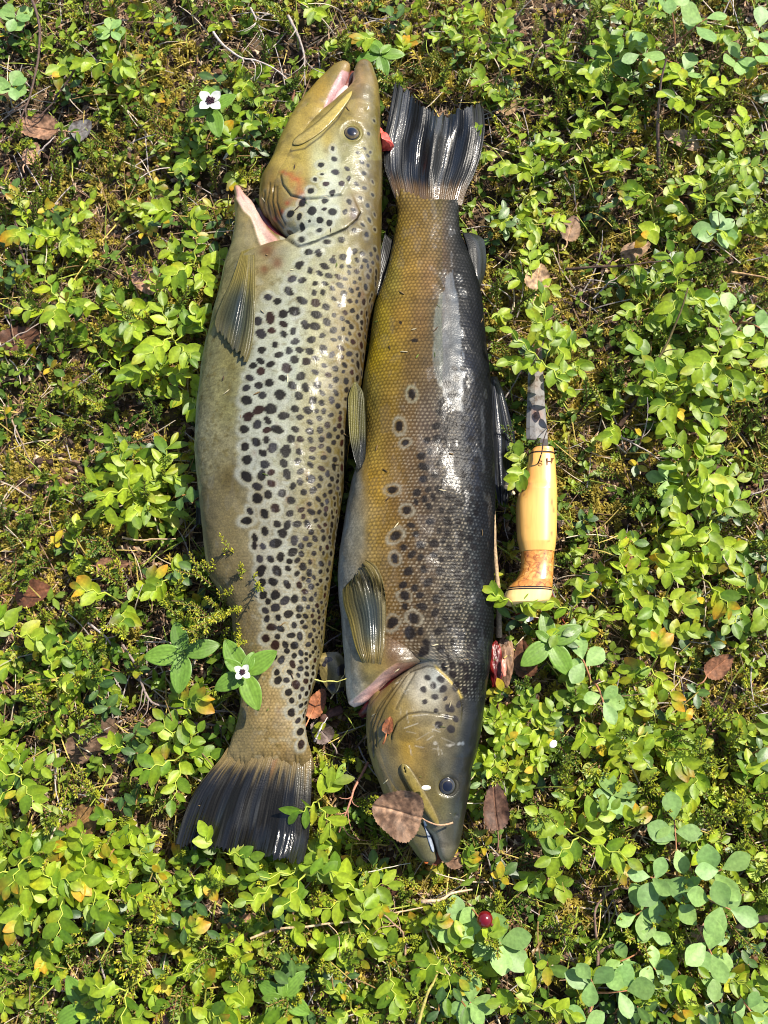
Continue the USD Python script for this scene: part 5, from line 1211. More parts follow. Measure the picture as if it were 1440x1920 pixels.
def grow_bilberry(kind, seed, n_leaves, height, size, spread, tone='green', mat_='bilberry_leaf', wid=0.62, widest=0.45):
    g = np.random.default_rng(seed)
    K_ = Kind(kind, seed)
    branches, tubes = [], []
    lean = g.uniform(0, 2 * np.pi)
    top = np.array([math.cos(lean), math.sin(lean), 0]) * height * 0.25 + [0, 0, height * 0.75]
    main = spline([(0, 0, -0.006), top * 0.5 + [g.uniform(-.002, .002), g.uniform(-.002, .002), 0], top], 12)
    tubes.append((*tube(main, np.linspace(0.0009, 0.0006, 12), 5), lin((120, 122, 52))))
    nb = max(2, int(round(n_leaves / 5)))
    for b in range(nb):
        a = lean + 2 * np.pi * b / nb + g.uniform(-0.5, 0.5)
        o = main[int(g.integers(5, 11))] if b else main[-1]
        ln = spread * g.uniform(0.7, 1.2)
        up = g.uniform(0.25, 0.75)
        d = np.array([math.cos(a) * (1 - up * 0.4), math.sin(a) * (1 - up * 0.4), up])
        zig = np.array([-math.sin(a), math.cos(a), 0])
        br = [o]
        for j in range(1, 6):
            br.append(o + d * ln * j / 5 + zig * 0.0012 * (-1) ** j - [0, 0, 0.10 * ln * (j / 5) ** 2])
        br = np.array(br)
        tubes.append((*tube(br, np.linspace(0.0006, 0.0003, 6), 4), lin((150, 160, 60))))
        branches.append((a, br))
    per = max(2, int(math.ceil(n_leaves / nb)))
    red = tone == 'red'
    for a, br in branches:
        for j in range(per):
            t = (j + 1.0) / per
            at = np.array([np.interp(t * 5, np.arange(6), br[:, k]) for k in range(3)])
            side = (-1) ** j
            az = a + side * g.uniform(0.5, 1.1) if j < per - 1 else a + g.uniform(-0.3, 0.3)
            sz = size * g.uniform(0.72, 1.12) * (0.75 + 0.35 * math.sin(math.pi * min(t, 0.9)))
            tipc = (1.9, 0.62, 0.7) if (red and t > 0.6 and g.random() < 0.75) else ((1.05, 0.98, 0.9) if g.random() < 0.8 else (1.35, 0.95, 0.8))
            K_.leaf(leaf(sz, sz * wid * g.uniform(0.88, 1.12), widest, g.uniform(0.10, 0.40), g.uniform(0.02, 0.26), 0.02, seed=int(g.integers(1e6)), tip=tipc),
                    aim(az, g.uniform(-0.15, 0.5), side * g.uniform(-0.1, 0.45)), at, mat_)
    K_.stem(tubes)
    return K_


def grow_bog(seed, n_leaves, height, size, spread, nb):
    g = np.random.default_rng(seed)
    K_ = Kind('bog_bilberry', seed)
    tubes = []
    top = np.array([g.uniform(-.2, .2) * height, g.uniform(-.2, .2) * height, height * 0.7])
    main = spline([(0, 0, -0.006), top * 0.55 + [0.002, -0.002, 0], top], 12)
    tubes.append((*tube(main, np.linspace(0.0015, 0.0009, 12), 6), lin((112, 84, 66))))
    per = max(3, n_leaves // nb)
    for b in range(nb):
        a = 2 * np.pi * b / nb + g.uniform(-0.4, 0.4)
        ln = spread * g.uniform(0.55, 1.1) if nb > 1 else spread * 0.15
        o = main[int(g.integers(6, 12))]
        end = o + np.array([math.cos(a) * ln, math.sin(a) * ln, height * g.uniform(0.15, 0.42)])
        br = spline([o, (o + end) / 2 + [0, 0, 0.003], end], 8)
        tubes.append((*tube(br, np.linspace(0.0008, 0.0005, 8), 5), lin((150, 104, 72))))
        for j in range(per):
            t = 1 - 0.55 * (j / per) ** 1.3
            at = np.array([np.interp(t * 7, np.arange(8), br[:, k]) for k in range(3)])
            az = a + j * 2.4 + g.uniform(-0.3, 0.3)
            sz = size * g.uniform(0.7, 1.1)
            K_.leaf(leaf(sz, sz * g.uniform(0.60, 0.74), 0.60, g.uniform(0.05, 0.25), g.uniform(-0.06, 0.16), 0.015, nu=8, seed=int(g.integers(1e6)), vein=1.12, tip=(1.0, 1.0, 1.0)),
                    aim(az, g.uniform(-0.05, 0.55), g.uniform(-0.3, 0.3)), at, 'bog_leaf')
    K_.stem(tubes, mat_='bark')
    return K_


def grow_lingon(seed, n_leaves, height, size):
    g = np.random.default_rng(seed)
    K_ = Kind('lingonberry', seed)
    tubes = []
    nb = 2 if n_leaves > 8 else 1
    for b in range(nb):
        a = g.uniform(0, 2 * np.pi)
        top = np.array([math.cos(a), math.sin(a), 0]) * height * g.uniform(0.3, 0.7) + [0, 0, height]
        st = spline([(0, 0, -0.005), top * 0.5 + [0.002, 0.001, 0], top], 10)
        tubes.append((*tube(st, np.linspace(0.0008, 0.0006, 10), 5), lin((124, 92, 54))))
        per = n_leaves // nb
        for j in range(per):
            t = 0.35 + 0.65 * (j + 1) / per
            at = np.array([np.interp(t * 9, np.arange(10), st[:, k]) for k in range(3)])
            young = t > 0.80 and seed % 2 == 0
            sz = size * g.uniform(0.75, 1.1) * (0.85 if young else 1.0)
            K_.leaf(leaf(sz, sz * g.uniform(0.46, 0.56), 0.54, g.uniform(0.10, 0.25), g.uniform(0.05, 0.25), 0.0, seed=int(g.integers(1e6)), vein=1.5 if not young else 1.2, tip=(1.5, 0.85, 0.8) if young and g.random() < 0.4 else (1, 1, 1)),
                    aim(j * 2.4 + a, (0.75 if young else 0.15) + g.uniform(-0.2, 0.25), g.uniform(-0.2, 0.2)), at, 'young_leaf' if young else 'lingon_leaf')
    K_.stem(tubes)
    return K_


def needle_shoot(path, g, density, nl, c0, c1):
    """Needles set all round along a stem."""
    parts = []
    n = len(path)
    total = int(density)
    for i in range(total):
        t = (i + 0.5) / total
        at = np.array([np.interp(t * (n - 1), np.arange(n), path[:, k]) for k in range(3)])
        k = min(int(t * (n - 1)), n - 2)
        d = path[k + 1] - path[k]; d /= np.linalg.norm(d) + 1e-9
        s1 = np.cross(d, [0.3, 0.2, 0.93]); s1 /= np.linalg.norm(s1) + 1e-9
        s2 = np.cross(d, s1)
        a = i * 2.4 + g.uniform(-0.3, 0.3)
        out = s1 * math.cos(a) + s2 * math.sin(a)
        open_ = 0.9 - 0.55 * t ** 3
        ax_ = out * open_ + d * (1 - open_ * 0.5); ax_ /= np.linalg.norm(ax_)
        w = np.cross(ax_, d); w /= np.linalg.norm(w) + 1e-9
        ln = nl * g.uniform(0.8, 1.15) * (1 - 0.35 * t ** 4)
        h = np.cross(w, ax_)
        wd = nl * 0.16
        v = np.array([at, at + ax_ * ln * 0.45 + w * wd, at + ax_ * ln, at + ax_ * ln * 0.45 - w * wd, at + ax_ * ln * 0.5 + h * wd * 0.8, at + ax_ * ln * 0.5 - h * wd * 0.8])
        f = np.array([[0, 1, 4], [1, 2, 4], [2, 3, 4], [3, 0, 4], [1, 0, 5], [2, 1, 5], [3, 2, 5], [0, 3, 5]])
        c = (np.array(c0) * (1 - t ** 2) + np.array(c1) * t ** 2) * g.uniform(0.75, 1.2)
        parts.append((v, f, c))
    return parts


def grow_crowberry(kind, seed, nb, length, height, density, nl, c0=(0.7, 0.8, 0.8), c1=(1.6, 1.35, 1.0)):
    g = np.random.default_rng(seed)
    K_ = Kind(kind, seed)
    tubes, parts = [], []
    for b in range(nb):
        a = 2 * np.pi * b / nb + g.uniform(-0.6, 0.6)
        ln = length * g.uniform(0.6, 1.1)
        o = np.array([g.uniform(-.003, .003), g.uniform(-.003, .003), 0])
        end = o + np.array([math.cos(a) * ln, math.sin(a) * ln, height * g.uniform(0.6, 1.1)])
        st = spline([o - [0, 0, 0.004], o + (end - o) * [0.55, 0.55, 0.25], end], 9)
        tubes.append((*tube(st, np.linspace(0.0008, 0.0004, 9), 4), lin((110, 78, 56))))
        parts += needle_shoot(st[2:], g, density, nl, c0, c1)
        K_.pts += [st[-1], st[-3], st[5]]
        for j in range(2):
            k = int(g.integers(3, 7))
            e2 = st[k] + rot([0, 0, 1], g.choice([-1, 1]) * g.uniform(0.5, 0.9)) @ ((end - o) * 0.45) + [0, 0, height * 0.25]
            sb = spline([st[k], (st[k] + e2) / 2 - [0, 0, 0.001], e2], 6)
            tubes.append((*tube(sb, np.linspace(0.0005, 0.0003, 6), 4), lin((120, 96, 56))))
            parts += needle_shoot(sb, g, density * 0.5, nl, c0, c1)
            K_.pts.append(e2)
    K_.stem(tubes, mat_='bark')
    m, c = join(parts)
    p = put(K_.path, 'needles', m, 'needle_leaf', c, smooth=False)
    tag(prim(p), kind='stuff')
    return K_


def grow_cornel(seed, size, height, flower, n=6):
    """Dwarf cornel: pairs of ribbed leaves round the stem top, four white bracts round a dark heart."""
    g = np.random.default_rng(seed)
    K_ = Kind('dwarf_cornel', seed)
    st = spline([(0, 0, -0.006), (0.002, 0.001, height * 0.5), (0, 0, height)], 10)
    K_.stem([(*tube(st, np.linspace(0.0009, 0.0007, 10), 6), lin((120, 136, 66)))])
    for j in range(n):
        sz = size * (1.0 if j < 4 else 0.62) * g.uniform(0.85, 1.1)
        v, f, c = leaf(sz, sz * 0.52, 0.45, 0.16, g.uniform(0.08, 0.25), 0.01, nu=10, nv=13, seed=seed * 10 + j, vein=1.0)
        kk = np.tile(np.linspace(-1, 1, 13), len(v) // 13)
        rib = np.cos(np.pi * 3 * kk) ** 8                    # ribs that run from base to tip
        v[:, 2] -= 0.0006 * rib * (size / 0.024)
        K_.leaf((v, f, c * (1 - 0.22 * rib[:, None])), aim(j * np.pi / 2 + (0.7 if j >= 4 else 0) + g.uniform(-0.25, 0.25), g.uniform(0.0, 0.3)), st[-1] - [0, 0, 0.002 * (j < 4)], 'cornel_leaf')
    if flower:
        hd = st[-1] + [0, 0, 0.007]
        parts = [(*tube(np.array([st[-1], st[-1] * 0.5 + hd * 0.5, hd]), 0.0005, 5), lin((120, 130, 70)))]
        for i in range(22):
            a, r = i * 2.4, 0.0021 * flower / 0.0065 * math.sqrt(i / 22)
            s = trimesh.creation.icosphere(1, radius=0.00042 * flower / 0.0065)
            parts.append((np.array(s.vertices) * [1, 1, 1.8] + hd + [r * math.cos(a), r * math.sin(a), 0.0010 + g.uniform(0, 0.0005)], np.array(s.faces), lin((58, 34, 44)) * g.uniform(0.6, 1.6)))
        m, c = join(parts)
        fl_ = put(K_.path, 'flower', m, 'petal', c)
        for i in range(4):
            v, f, c = leaf(flower, flower * 0.74, 0.50, 0.16, g.uniform(-0.15, 0.1), 0.03, nu=9, nv=9, seed=seed * 31 + i, vein=0.97)
            K_.leaf((v, f, lin((228, 230, 220)) * 0.6 * (0.86 + 0.14 * np.cos(np.pi * 3 * np.tile(np.linspace(-1, 1, 9), len(v) // 9)) ** 2)[:, None]), aim(i * np.pi / 2 + g.uniform(-0.15, 0.15) + 0.4, 0.12), hd + [0, 0, 0.0004], 'petal', name='bract', parent=fl_)
    return K_


BIL = [grow_bilberry('bilberry', 200 + i, n, h, s, sp) for i, (n, h, s, sp) in enumerate([(16, 0.046, 0.0135, 0.026), (22, 0.050, 0.0145, 0.032), (12, 0.040, 0.0135, 0.020), (18, 0.055, 0.0125, 0.030), (26, 0.052, 0.0140, 0.036), (14, 0.044, 0.0155, 0.024), (20, 0.042, 0.0115, 0.028), (10, 0.036, 0.0140, 0.018)])]
BIR = [grow_bilberry('bilberry', 220 + i, n, h, s, sp, 'red') for i, (n, h, s, sp) in enumerate([(12, 0.040, 0.0140, 0.020), (16, 0.048, 0.0130, 0.026), (10, 0.040, 0.0150, 0.018)])]
SLIM = [grow_bilberry('bilberry', 240 + i, n, h, s, sp, wid=0.40, widest=0.55) for i, (n, h, s, sp) in enumerate([(14, 0.040, 0.0190, 0.024), (12, 0.036, 0.0175, 0.030)])]
BOG = [grow_bog(300 + i, n, h, s, sp, nb) for i, (n, h, s, sp, nb) in enumerate([(34, 0.066, 0.0235, 0.046, 6), (6, 0.040, 0.0215, 0.010, 1), (12, 0.050, 0.0220, 0.024, 3), (7, 0.044, 0.0240, 0.012, 1), (18, 0.072, 0.0220, 0.032, 4), (9, 0.036, 0.0150, 0.014, 2)])]
LIN = [grow_lingon(400 + i, n, h, s) for i, (n, h, s) in enumerate([(8, 0.030, 0.0130), (10, 0.034, 0.0120), (7, 0.026, 0.0145), (12, 0.032, 0.0115), (9, 0.028, 0.0135), (6, 0.024, 0.0120)])]
CRO = [grow_crowberry('crowberry', 500 + i, nb, l, h, d, nl) for i, (nb, l, h, d, nl) in enumerate([(3, 0.026, 0.024, 46, 0.0038), (4, 0.030, 0.020, 52, 0.0036), (2, 0.032, 0.026, 60, 0.0040), (5, 0.022, 0.022, 36, 0.0040), (3, 0.036, 0.030, 60, 0.0042)])]
CROBIG = grow_crowberry('crowberry', 550, 9, 0.024, 0.042, 44, 0.0038, c1=(1.9, 1.5, 1.0))
HEA = [grow_crowberry('heather', 520 + i, nb, l, h, d, nl, (0.9, 0.75, 0.6), (1.5, 1.2, 0.8)) for i, (nb, l, h, d, nl) in enumerate([(3, 0.040, 0.016, 80, 0.0024), (2, 0.048, 0.020, 90, 0.0026)])]
COR = [grow_cornel(600, 0.0260, 0.034, 0.0115), grow_cornel(601, 0.0265, 0.040, 0.0066, 7), grow_cornel(602, 0.0300, 0.036, None, 4), grow_cornel(603, 0.0250, 0.034, None, 6), grow_cornel(604, 0.0270, 0.036, None, 5)]

# ------------------------------------------------------------------ plants: where they stand
PLANTS = []                                                  # (path, species, px, py, kind)


def plant(kind, species, group, px, py, z=None, turn=None, scale=1.0, lean=(0, 0), raise_=0.0, free=False):
    """Sets one plant so that its crown shows at this place; turns it until its leaves keep clear of the trout."""
    pts = np.array(kind.pts)
    crown = pts.mean(0)
    best = None
    for k in range(1 if turn is not None else 9):
        a = turn if turn is not None else rng.uniform(0, 2 * np.pi)
        lx, ly = lean
        R = rot([0, 1, 0], lx + (0 if turn is not None else rng.normal(0, 0.12))) @ rot([1, 0, 0], -ly + (0 if turn is not None else rng.normal(0, 0.12))) @ rot([0, 0, 1], a) * scale
        zc = (R @ crown)[2] + raise_
        at = P(px, py, zc) - R @ crown
        at[2] = ground_z(at[0], at[1]) + raise_
        if free:
            best = (0, R, at); break
        w = place(pts, R, at)
        hit = int((shapely.contains_xy(FISH_PX, w[:, 0], w[:, 1])).sum())
        if best is None or hit < best[0]:
            best = (hit, R, at)
        if hit == 0:
            break
    hit, R, at = best
    if hit > 0.12 * len(pts) and not free:
        return None
    x = UsdGeom.Xform.Define(stage, numbered('/World/' + species))
    M = np.eye(4); M[:3, :3] = R; M[:3, 3] = at
    x.AddTransformOp().Set(Gf.Matrix4d(*M.T.ravel().tolist()))
    x.GetPrim().GetReferences().AddInternalReference(kind.path)
    x.GetPrim().SetInstanceable(True)
    PLANTS.append((x.GetPrim(), species, px, py, kind, group))
    return x


G = {'bilberry': 'bilberry sprigs all over the ground', 'bog_bilberry': 'bog bilberry plants with blue green leaves', 'lingonberry': 'lingonberry sprigs in the ground cover', 'crowberry': 'crowberry sprigs in the ground cover',
     'heather': 'creeping heather sprigs', 'dwarf_cornel': 'dwarf cornel plants'}
# the ones that single themselves out
NAMED = {}


def named(label, *a, **k):
    k.setdefault('free', True)
    k.setdefault('turn', rng.uniform(0, 2 * np.pi))
    x = plant(*a, **k)
    NAMED[str(x.GetPath())] = label
    return x


named('dwarf cornel with a large white four-bract flower near the spotted trout head', COR[0], 'dwarf_cornel', None, 392, 182, turn=0.3, raise_=0.024)
named('dwarf cornel with a small white flower overlapping the spotted trout tail stalk', COR[1], 'dwarf_cornel', None, 452, 1258, turn=0.5, raise_=0.030)
named('flowerless dwarf cornel beside the small white flower, crossed by grey twigs', COR[2], 'dwarf_cornel', None, 338, 1226, turn=0.1, raise_=0.006)
named('pale mint green dwarf cornel below the red twigs', COR[4], 'dwarf_cornel', None, 1034, 1202, turn=2.0)
named('flowerless dwarf cornel at the foot of the flowering bunch near the bottom edge', COR[3], 'dwarf_cornel', None, 525, 1870, turn=1.0)
named('small flowerless dwarf cornel near the creeping heather', COR[4], 'dwarf_cornel', None, 155, 1892, turn=0.4, scale=0.85)
named('dark leaved dwarf cornel above the spotted trout snout', COR[3], 'dwarf_cornel', None, 712, 92, turn=0.2)
named('dark green dwarf cornel among the upper bilberries', COR[2], 'dwarf_cornel', None, 1140, 105, turn=0.9)
named('largest bog bilberry with many round blue green leaves beside the black stick', BOG[0], 'bog_bilberry', None, 1292, 1672, turn=0.6, scale=0.92)
for lab, k, px, py, sc in (('bog bilberry hanging below the largest one', 2, 1215, 1795, 0.8), ('low bog bilberry with wide leaves by the bottom edge', 2, 1130, 1876, 0.95), ('bog bilberry with large round leaves below the red berry', 3, 940, 1772, 1.0),
                           ('clover-like bog bilberry beside the red berry', 1, 860, 1735, 1.0), ('small bog bilberry at the bottom edge below the clover-like one', 1, 885, 1885, 1.0), ('bog bilberry with a tight whorl of leaves above yellowish sprigs', 3, 1152, 1492, 0.85),
                           ('slim bog bilberry near the bottom corner', 5, 1385, 1865, 1.2), ('tall bog bilberry on the upright grey stem', 4, 1268, 62, 1.05), ('bog bilberry cut by the frame beside the tall one', 2, 1420, 85, 0.9),
                           ('pale mint bog bilberry standing apart near the pale beige leaf', 1, 1348, 428, 1.05), ('small bog bilberry just below the pale mint cornel', 5, 1118, 1275, 1.3), ('clover-like bog bilberry at the upper frame edge', 1, 18, 152, 0.9), ('dull bog bilberry in the upper corner', 1, 22, 18, 0.9),
                           ('bog bilberry with pale round leaves near the sunny bilberries', 5, 1395, 590, 1.3), ('bog bilberry leafing beside the yellow sprig', 1, 1255, 895, 0.85), ('bog bilberry hidden among bright bilberries', 1, 205, 48, 0.8),
                           ('bog bilberry above the bare shoot', 1, 1005, 865, 0.45)):
    named(lab, BOG[k], 'bog_bilberry', None, px, py, scale=sc)
PLANTS_SPECIAL = [
    ('bushy crowberry sprig reaching over the spotted trout belly edge', CROBIG, 'crowberry', 414, 1105, 0.034, dict(scale=1.05, turn=0.2)),
    ('smaller crowberry sprig below the bushy one on the spotted trout', CROBIG, 'crowberry', 410, 1166, 0.026, dict(turn=1.4, scale=0.85)),
    ('bright bilberry sprig overlapping the side of the spotted trout tail fin', SLIM[0], 'bilberry', 603, 1512, 0.020, dict(turn=1.2, scale=0.9)),
    ('bilberry sprig tucked under the spotted trout tail fin edge', BIL[5], 'bilberry', 420, 1608, 0.006, dict(turn=0.8, scale=0.95)),
    ('small bilberry sprig peeking from the middle of the trout tail fin edge', BIL[7], 'bilberry', 492, 1630, 0.004, dict(turn=2.0, scale=0.8)),
    ('bilberry sprig lying across the knife blade tip', BIL[6], 'bilberry', 1000, 664, 0.026, dict(turn=0.1, scale=1.1)),
    ('second bilberry sprig hiding the knife blade tip from the mossy side', BIL[5], 'bilberry', 1032, 668, 0.022, dict(turn=2.1, scale=0.9)),
    ('bilberry sprig leaning on the spotted trout belly near the pectoral fin', BIL[7], 'bilberry', 392, 622, 0.010, dict(turn=0.3)),
    ('bilberry sprig pressed against the middle of the spotted trout belly', BIL[0], 'bilberry', 356, 742, 0.006, dict(turn=1.3, scale=0.9)),
    ('lingonberry sprig beside the dark pelvic fin of the spotted trout', LIN[1], 'lingonberry', 356, 930, 0.012, dict(turn=0.3)),
    ('bilberry sprig under the spotted trout jaw', BIL[7], 'bilberry', 535, 205, 0.006, dict(turn=2.3, scale=0.85)),
    ('lingonberry sprig at the throat flap of the spotted trout', LIN[0], 'lingonberry', 438, 400, 0.006, dict(turn=1.3, scale=0.9)),
    ('bilberry sprig against the dark back of the golden trout near its adipose fin', BIL[7], 'bilberry', 918, 575, 0.006, dict(turn=0.9, scale=0.85)),
    ('crowberry sprig against the golden trout back near the knife pommel', CRO[0], 'crowberry', 940, 1060, 0.010, dict(turn=1.9)),
    ('bilberry sprig against the back of the golden trout head', BIL[6], 'bilberry', 918, 1350, 0.006, dict(turn=0.2, scale=0.8)),
    ('lingonberry sprig at the golden trout eye side', LIN[3], 'lingonberry', 896, 1448, 0.006, dict(turn=2.2, scale=0.8)),
    ('crowberry sprig at the edge of the spotted trout tail fin', CRO[2], 'crowberry', 352, 1500, 0.008, dict(turn=0.4, scale=0.9)),
    ('bilberry sprig hanging over the black tail fin edge', BIL[7], 'bilberry', 905, 262, 0.016, dict(turn=0.1, scale=0.75)),
    ('crowberry sprig between the two trout beside the pelvic fin', CRO[0], 'crowberry', 622, 1180, 0.004, dict(turn=0.1, scale=0.8)),
    ('bright bilberry sprig covering the corner of the knife collar', BIL[0], 'bilberry', 984, 872, 0.020, dict(turn=0.4, scale=0.85)),
    ('fresh green crowberry tuft over the knife blade base', CRO[3], 'crowberry', 985, 838, 0.030, dict(turn=0.4, scale=0.8)),
    ('small bilberry sprig with oval leaves over the knife pommel', BIL[7], 'bilberry', 962, 1122, 0.034, dict(turn=1.0, scale=0.95)),
    ('bright crowberry tuft between the trout tail and golden trout head', CRO[3], 'crowberry', 686, 1555, 0.010, dict(turn=1.0, scale=0.9)),
    ('sunny crowberry clump beside the pinkish scaly stem', CRO[4], 'crowberry', 640, 1500, 0.014, dict(turn=2.0, scale=1.0)),
    ('red-tipped bilberry sprig at the golden trout snout', BIR[0], 'bilberry', 852, 1622, 0.0, dict(turn=1.0, scale=0.7)),
]
for lab, kd, sp, px, py, rz, kw in PLANTS_SPECIAL:
    named(lab, kd, sp, None, px, py, raise_=rz, **kw)

DARK = [(80, 255, 120, 60), (60, 620, 90, 55), (60, 890, 100, 70), (70, 1110, 80, 45), (330, 1345, 110, 45), (160, 1470, 120, 75), (640, 1380, 60, 90), (740, 1600, 90, 50), (985, 600, 60, 130), (1110, 500, 80, 55), (1140, 830, 90, 80), (1240, 840, 80, 50), (1390, 905, 70, 60), (1000, 1280, 60, 70),
        (1340, 1265, 110, 50), (1190, 1690, 70, 70), (880, 1665, 110, 40), (1270, 285, 70, 50), (540, 90, 70, 60), (40, 60, 70, 60), (420, 560, 40, 140), (1330, 1800, 70, 40), (300, 270, 50, 50), (420, 400, 50, 60), (1060, 1560, 70, 40), (200, 800, 60, 60), (870, 160, 60, 60), (960, 330, 30, 40), (1050, 700, 40, 60)]


def openness(px, py):
    return max((math.exp(-(((px - x) / rx) ** 2 + ((py - y) / ry) ** 2) * 0.8) for x, y, rx, ry in DARK), default=0)


def scatter(kinds, species, n, gap, dens, scale=(0.8, 1.15), tries=40, lean=0.0, raise_=0.0):
    pts = np.zeros((0, 2))
    done = 0
    for _ in range(n * tries):
        if done >= n:
            break
        px, py = rng.uniform(-25, 1465), rng.uniform(-30, 1950)
        if rng.random() > dens(px, py) or (len(pts) and (np.hypot(pts[:, 0] - px, pts[:, 1] - py) < gap).any()):
            continue
        w = P(px, py, 0.03)
        if shapely.contains_xy(FISH_PX, w[0], w[1]) or (935 < px < 1055 and 690 < py < 1140):
            continue
        if plant(kinds[int(rng.integers(len(kinds)))], species, G[species], px, py, scale=rng.uniform(*scale), raise_=raise_) is not None:
            pts = np.vstack([pts, (px, py)]); done += 1
    return done


CLUMPS = [(255, 60, 60), (300, 130, 60), (345, 225, 50), (350, 300, 45), (120, 410, 40), (90, 525, 55), (250, 590, 75), (320, 640, 60), (270, 690, 60), (60, 1190, 60), (140, 1240, 70), (180, 1230, 50), (250, 1330, 50), (200, 1520, 50), (230, 1640, 90), (60, 1640, 80), (60, 1740, 80), (200, 1770, 80), (330, 1640, 60), (380, 1790, 60), (400, 1890, 70), (560, 1680, 80), (620, 1640, 50),
          (1000, 280, 80), (1060, 270, 70), (1090, 380, 80), (1030, 380, 60), (1120, 60, 90), (1010, 80, 70), (880, 60, 80), (760, 50, 60), (680, 60, 50), (1310, 540, 90), (1290, 660, 90), (1360, 620, 70), (1420, 540, 60), (1240, 740, 70), (1290, 900, 60), (1250, 1060, 80), (1200, 1150, 80), (1120, 1190, 60), (1180, 1300, 80), (1300, 1180, 70), (1400, 1040, 60),
          (1060, 1420, 80), (950, 1380, 50), (1230, 1420, 70), (1390, 1500, 60), (1100, 1540, 60), (1250, 1880, 80), (1380, 1750, 50), (760, 1780, 60), (700, 1700, 50), (1400, 380, 60), (1200, 350, 60), (1330, 120, 60)]


def bil_d(px, py):
    c = max(math.exp(-((px - x) ** 2 + (py - y) ** 2) / r ** 2) for x, y, r in CLUMPS)
    return (0.16 + 0.9 * c) * (1 - 0.93 * openness(px, py))


low_d = lambda px, py: 0.75 * (1 - 0.62 * openness(px, py))
n1 = scatter(BIL + BIL + BIR, 'bilberry', 205, 32, bil_d, (0.68, 1.16))
for px, py in ((232, 862), (210, 928), (268, 905), (300, 870), (262, 950)):
    plant(SLIM[rng.integers(2)], 'bilberry', G['bilberry'], px, py, scale=1.0)
n2 = scatter(LIN, 'lingonberry', 120, 44, low_d, (0.8, 1.2))
n3 = scatter(CRO, 'crowberry', 170, 36, lambda x, y: 0.9 * (1 - 0.45 * openness(x, y)), (0.85, 1.35), raise_=0.008)
n4 = scatter(HEA, 'heather', 22, 90, lambda x, y: 0.8 if (y > 1650 or x > 1050) else 0.2)

# berry
s = trimesh.creation.icosphere(3, radius=0.0056)
bv = np.array(s.vertices); bv[:, 2] *= 0.95
tip_ = np.exp(-((bv - np.array([0.004, -0.0028, 0.0018])) ** 2).sum(1) / 0.0012 ** 2)
bb = xf('/World', 'red_berry', P(909, 1724, 0.034))
put(bb, 'fruit', (bv, np.array(s.faces)), 'berry', mixc(lin((92, 8, 16)), lin((50, 10, 14)), tip_) * (0.7 + 0.5 * meshkit.noise(bv * 500, 3))[:, None])
cv = tube(np.array([(0.0040, -0.0028, 0.0018), (0.0050, -0.0036, 0.0024)]), 0.0011, 7)
put(bb, 'calyx', cv, 'bark', np.broadcast_to(lin((96, 40, 34)), (len(cv[0]), 3)))
cv = tube(spline([(-0.0045, 0.002, 0.002), (-0.008, 0.006, -0.004), (-0.010, 0.008, -0.024)], 8), 0.0005, 5)
put(bb, 'stalk', cv, 'green_stem', np.broadcast_to(lin((140, 90, 60)), (len(cv[0]), 3)))
tag(prim(bb), 'single shiny dark red berry beside the clover-like bog bilberry', 'berry')


# ------------------------------------------------------------------ moss, litter and low undergrowth: what nobody could count
def stuff(name, makers, n, dens, zoff, scale, tilt, seed, label, category):
    g = np.random.default_rng(seed)
    base = f'/World/{name}'
    pi = UsdGeom.PointInstancer.Define(stage, base)
    used[base] = 1
    UsdGeom.Scope.Define(stage, base + '/pieces')
    rel = pi.CreatePrototypesRel()
    for nm, m, mat_, c in makers:
        rel.AddTarget(put(base + '/pieces', nm, m, mat_, c, smooth=False))
    px, py = g.uniform(-90, 1530, n * 2), g.uniform(-120, 2040, n * 2)
    keep = g.random(n * 2) < dens(px, py)
    px, py = px[keep][:n], py[keep][:n]
    p = P(px, py, 0.004)
    for F in FISH:                                           # nothing grows under the middle of a trout
        k = ~shapely.contains_xy(F.buffer(-0.012), p[:, 0], p[:, 1])
        p = p[k]
    n = len(p)
    p[:, 2] = ground_z(p[:, 0], p[:, 1]) + g.uniform(*zoff, n)
    a = g.uniform(0, 2 * np.pi, n); tl = g.normal(0, tilt, n); td = g.uniform(0, np.pi * 2, n)
    q1 = np.stack([np.cos(a / 2), 0 * a, 0 * a, np.sin(a / 2)], 1)
    q2 = np.stack([np.cos(tl / 2), np.sin(tl / 2) * np.cos(td), np.sin(tl / 2) * np.sin(td), 0 * a], 1)
    w = q2[:, 0] * q1[:, 0] - (q2[:, 1:] * q1[:, 1:]).sum(1)
    v = q2[:, :1] * q1[:, 1:] + q1[:, :1] * q2[:, 1:] + np.cross(q2[:, 1:], q1[:, 1:])
    pi.CreatePositionsAttr(Vt.Vec3fArray.FromNumpy(p.astype(np.float32)))
    pi.CreateOrientationsAttr(Vt.QuathArray([Gf.Quath(float(w[i]), float(v[i, 0]), float(v[i, 1]), float(v[i, 2])) for i in range(n)]))
    pi.CreateScalesAttr(Vt.Vec3fArray.FromNumpy(np.repeat(g.uniform(*scale, n)[:, None], 3, 1).astype(np.float32)))
    pi.CreateProtoIndicesAttr(Vt.IntArray.FromNumpy(g.integers(0, len(makers), n).astype(np.int32)))
    tag(pi, label, category, kind='stuff')


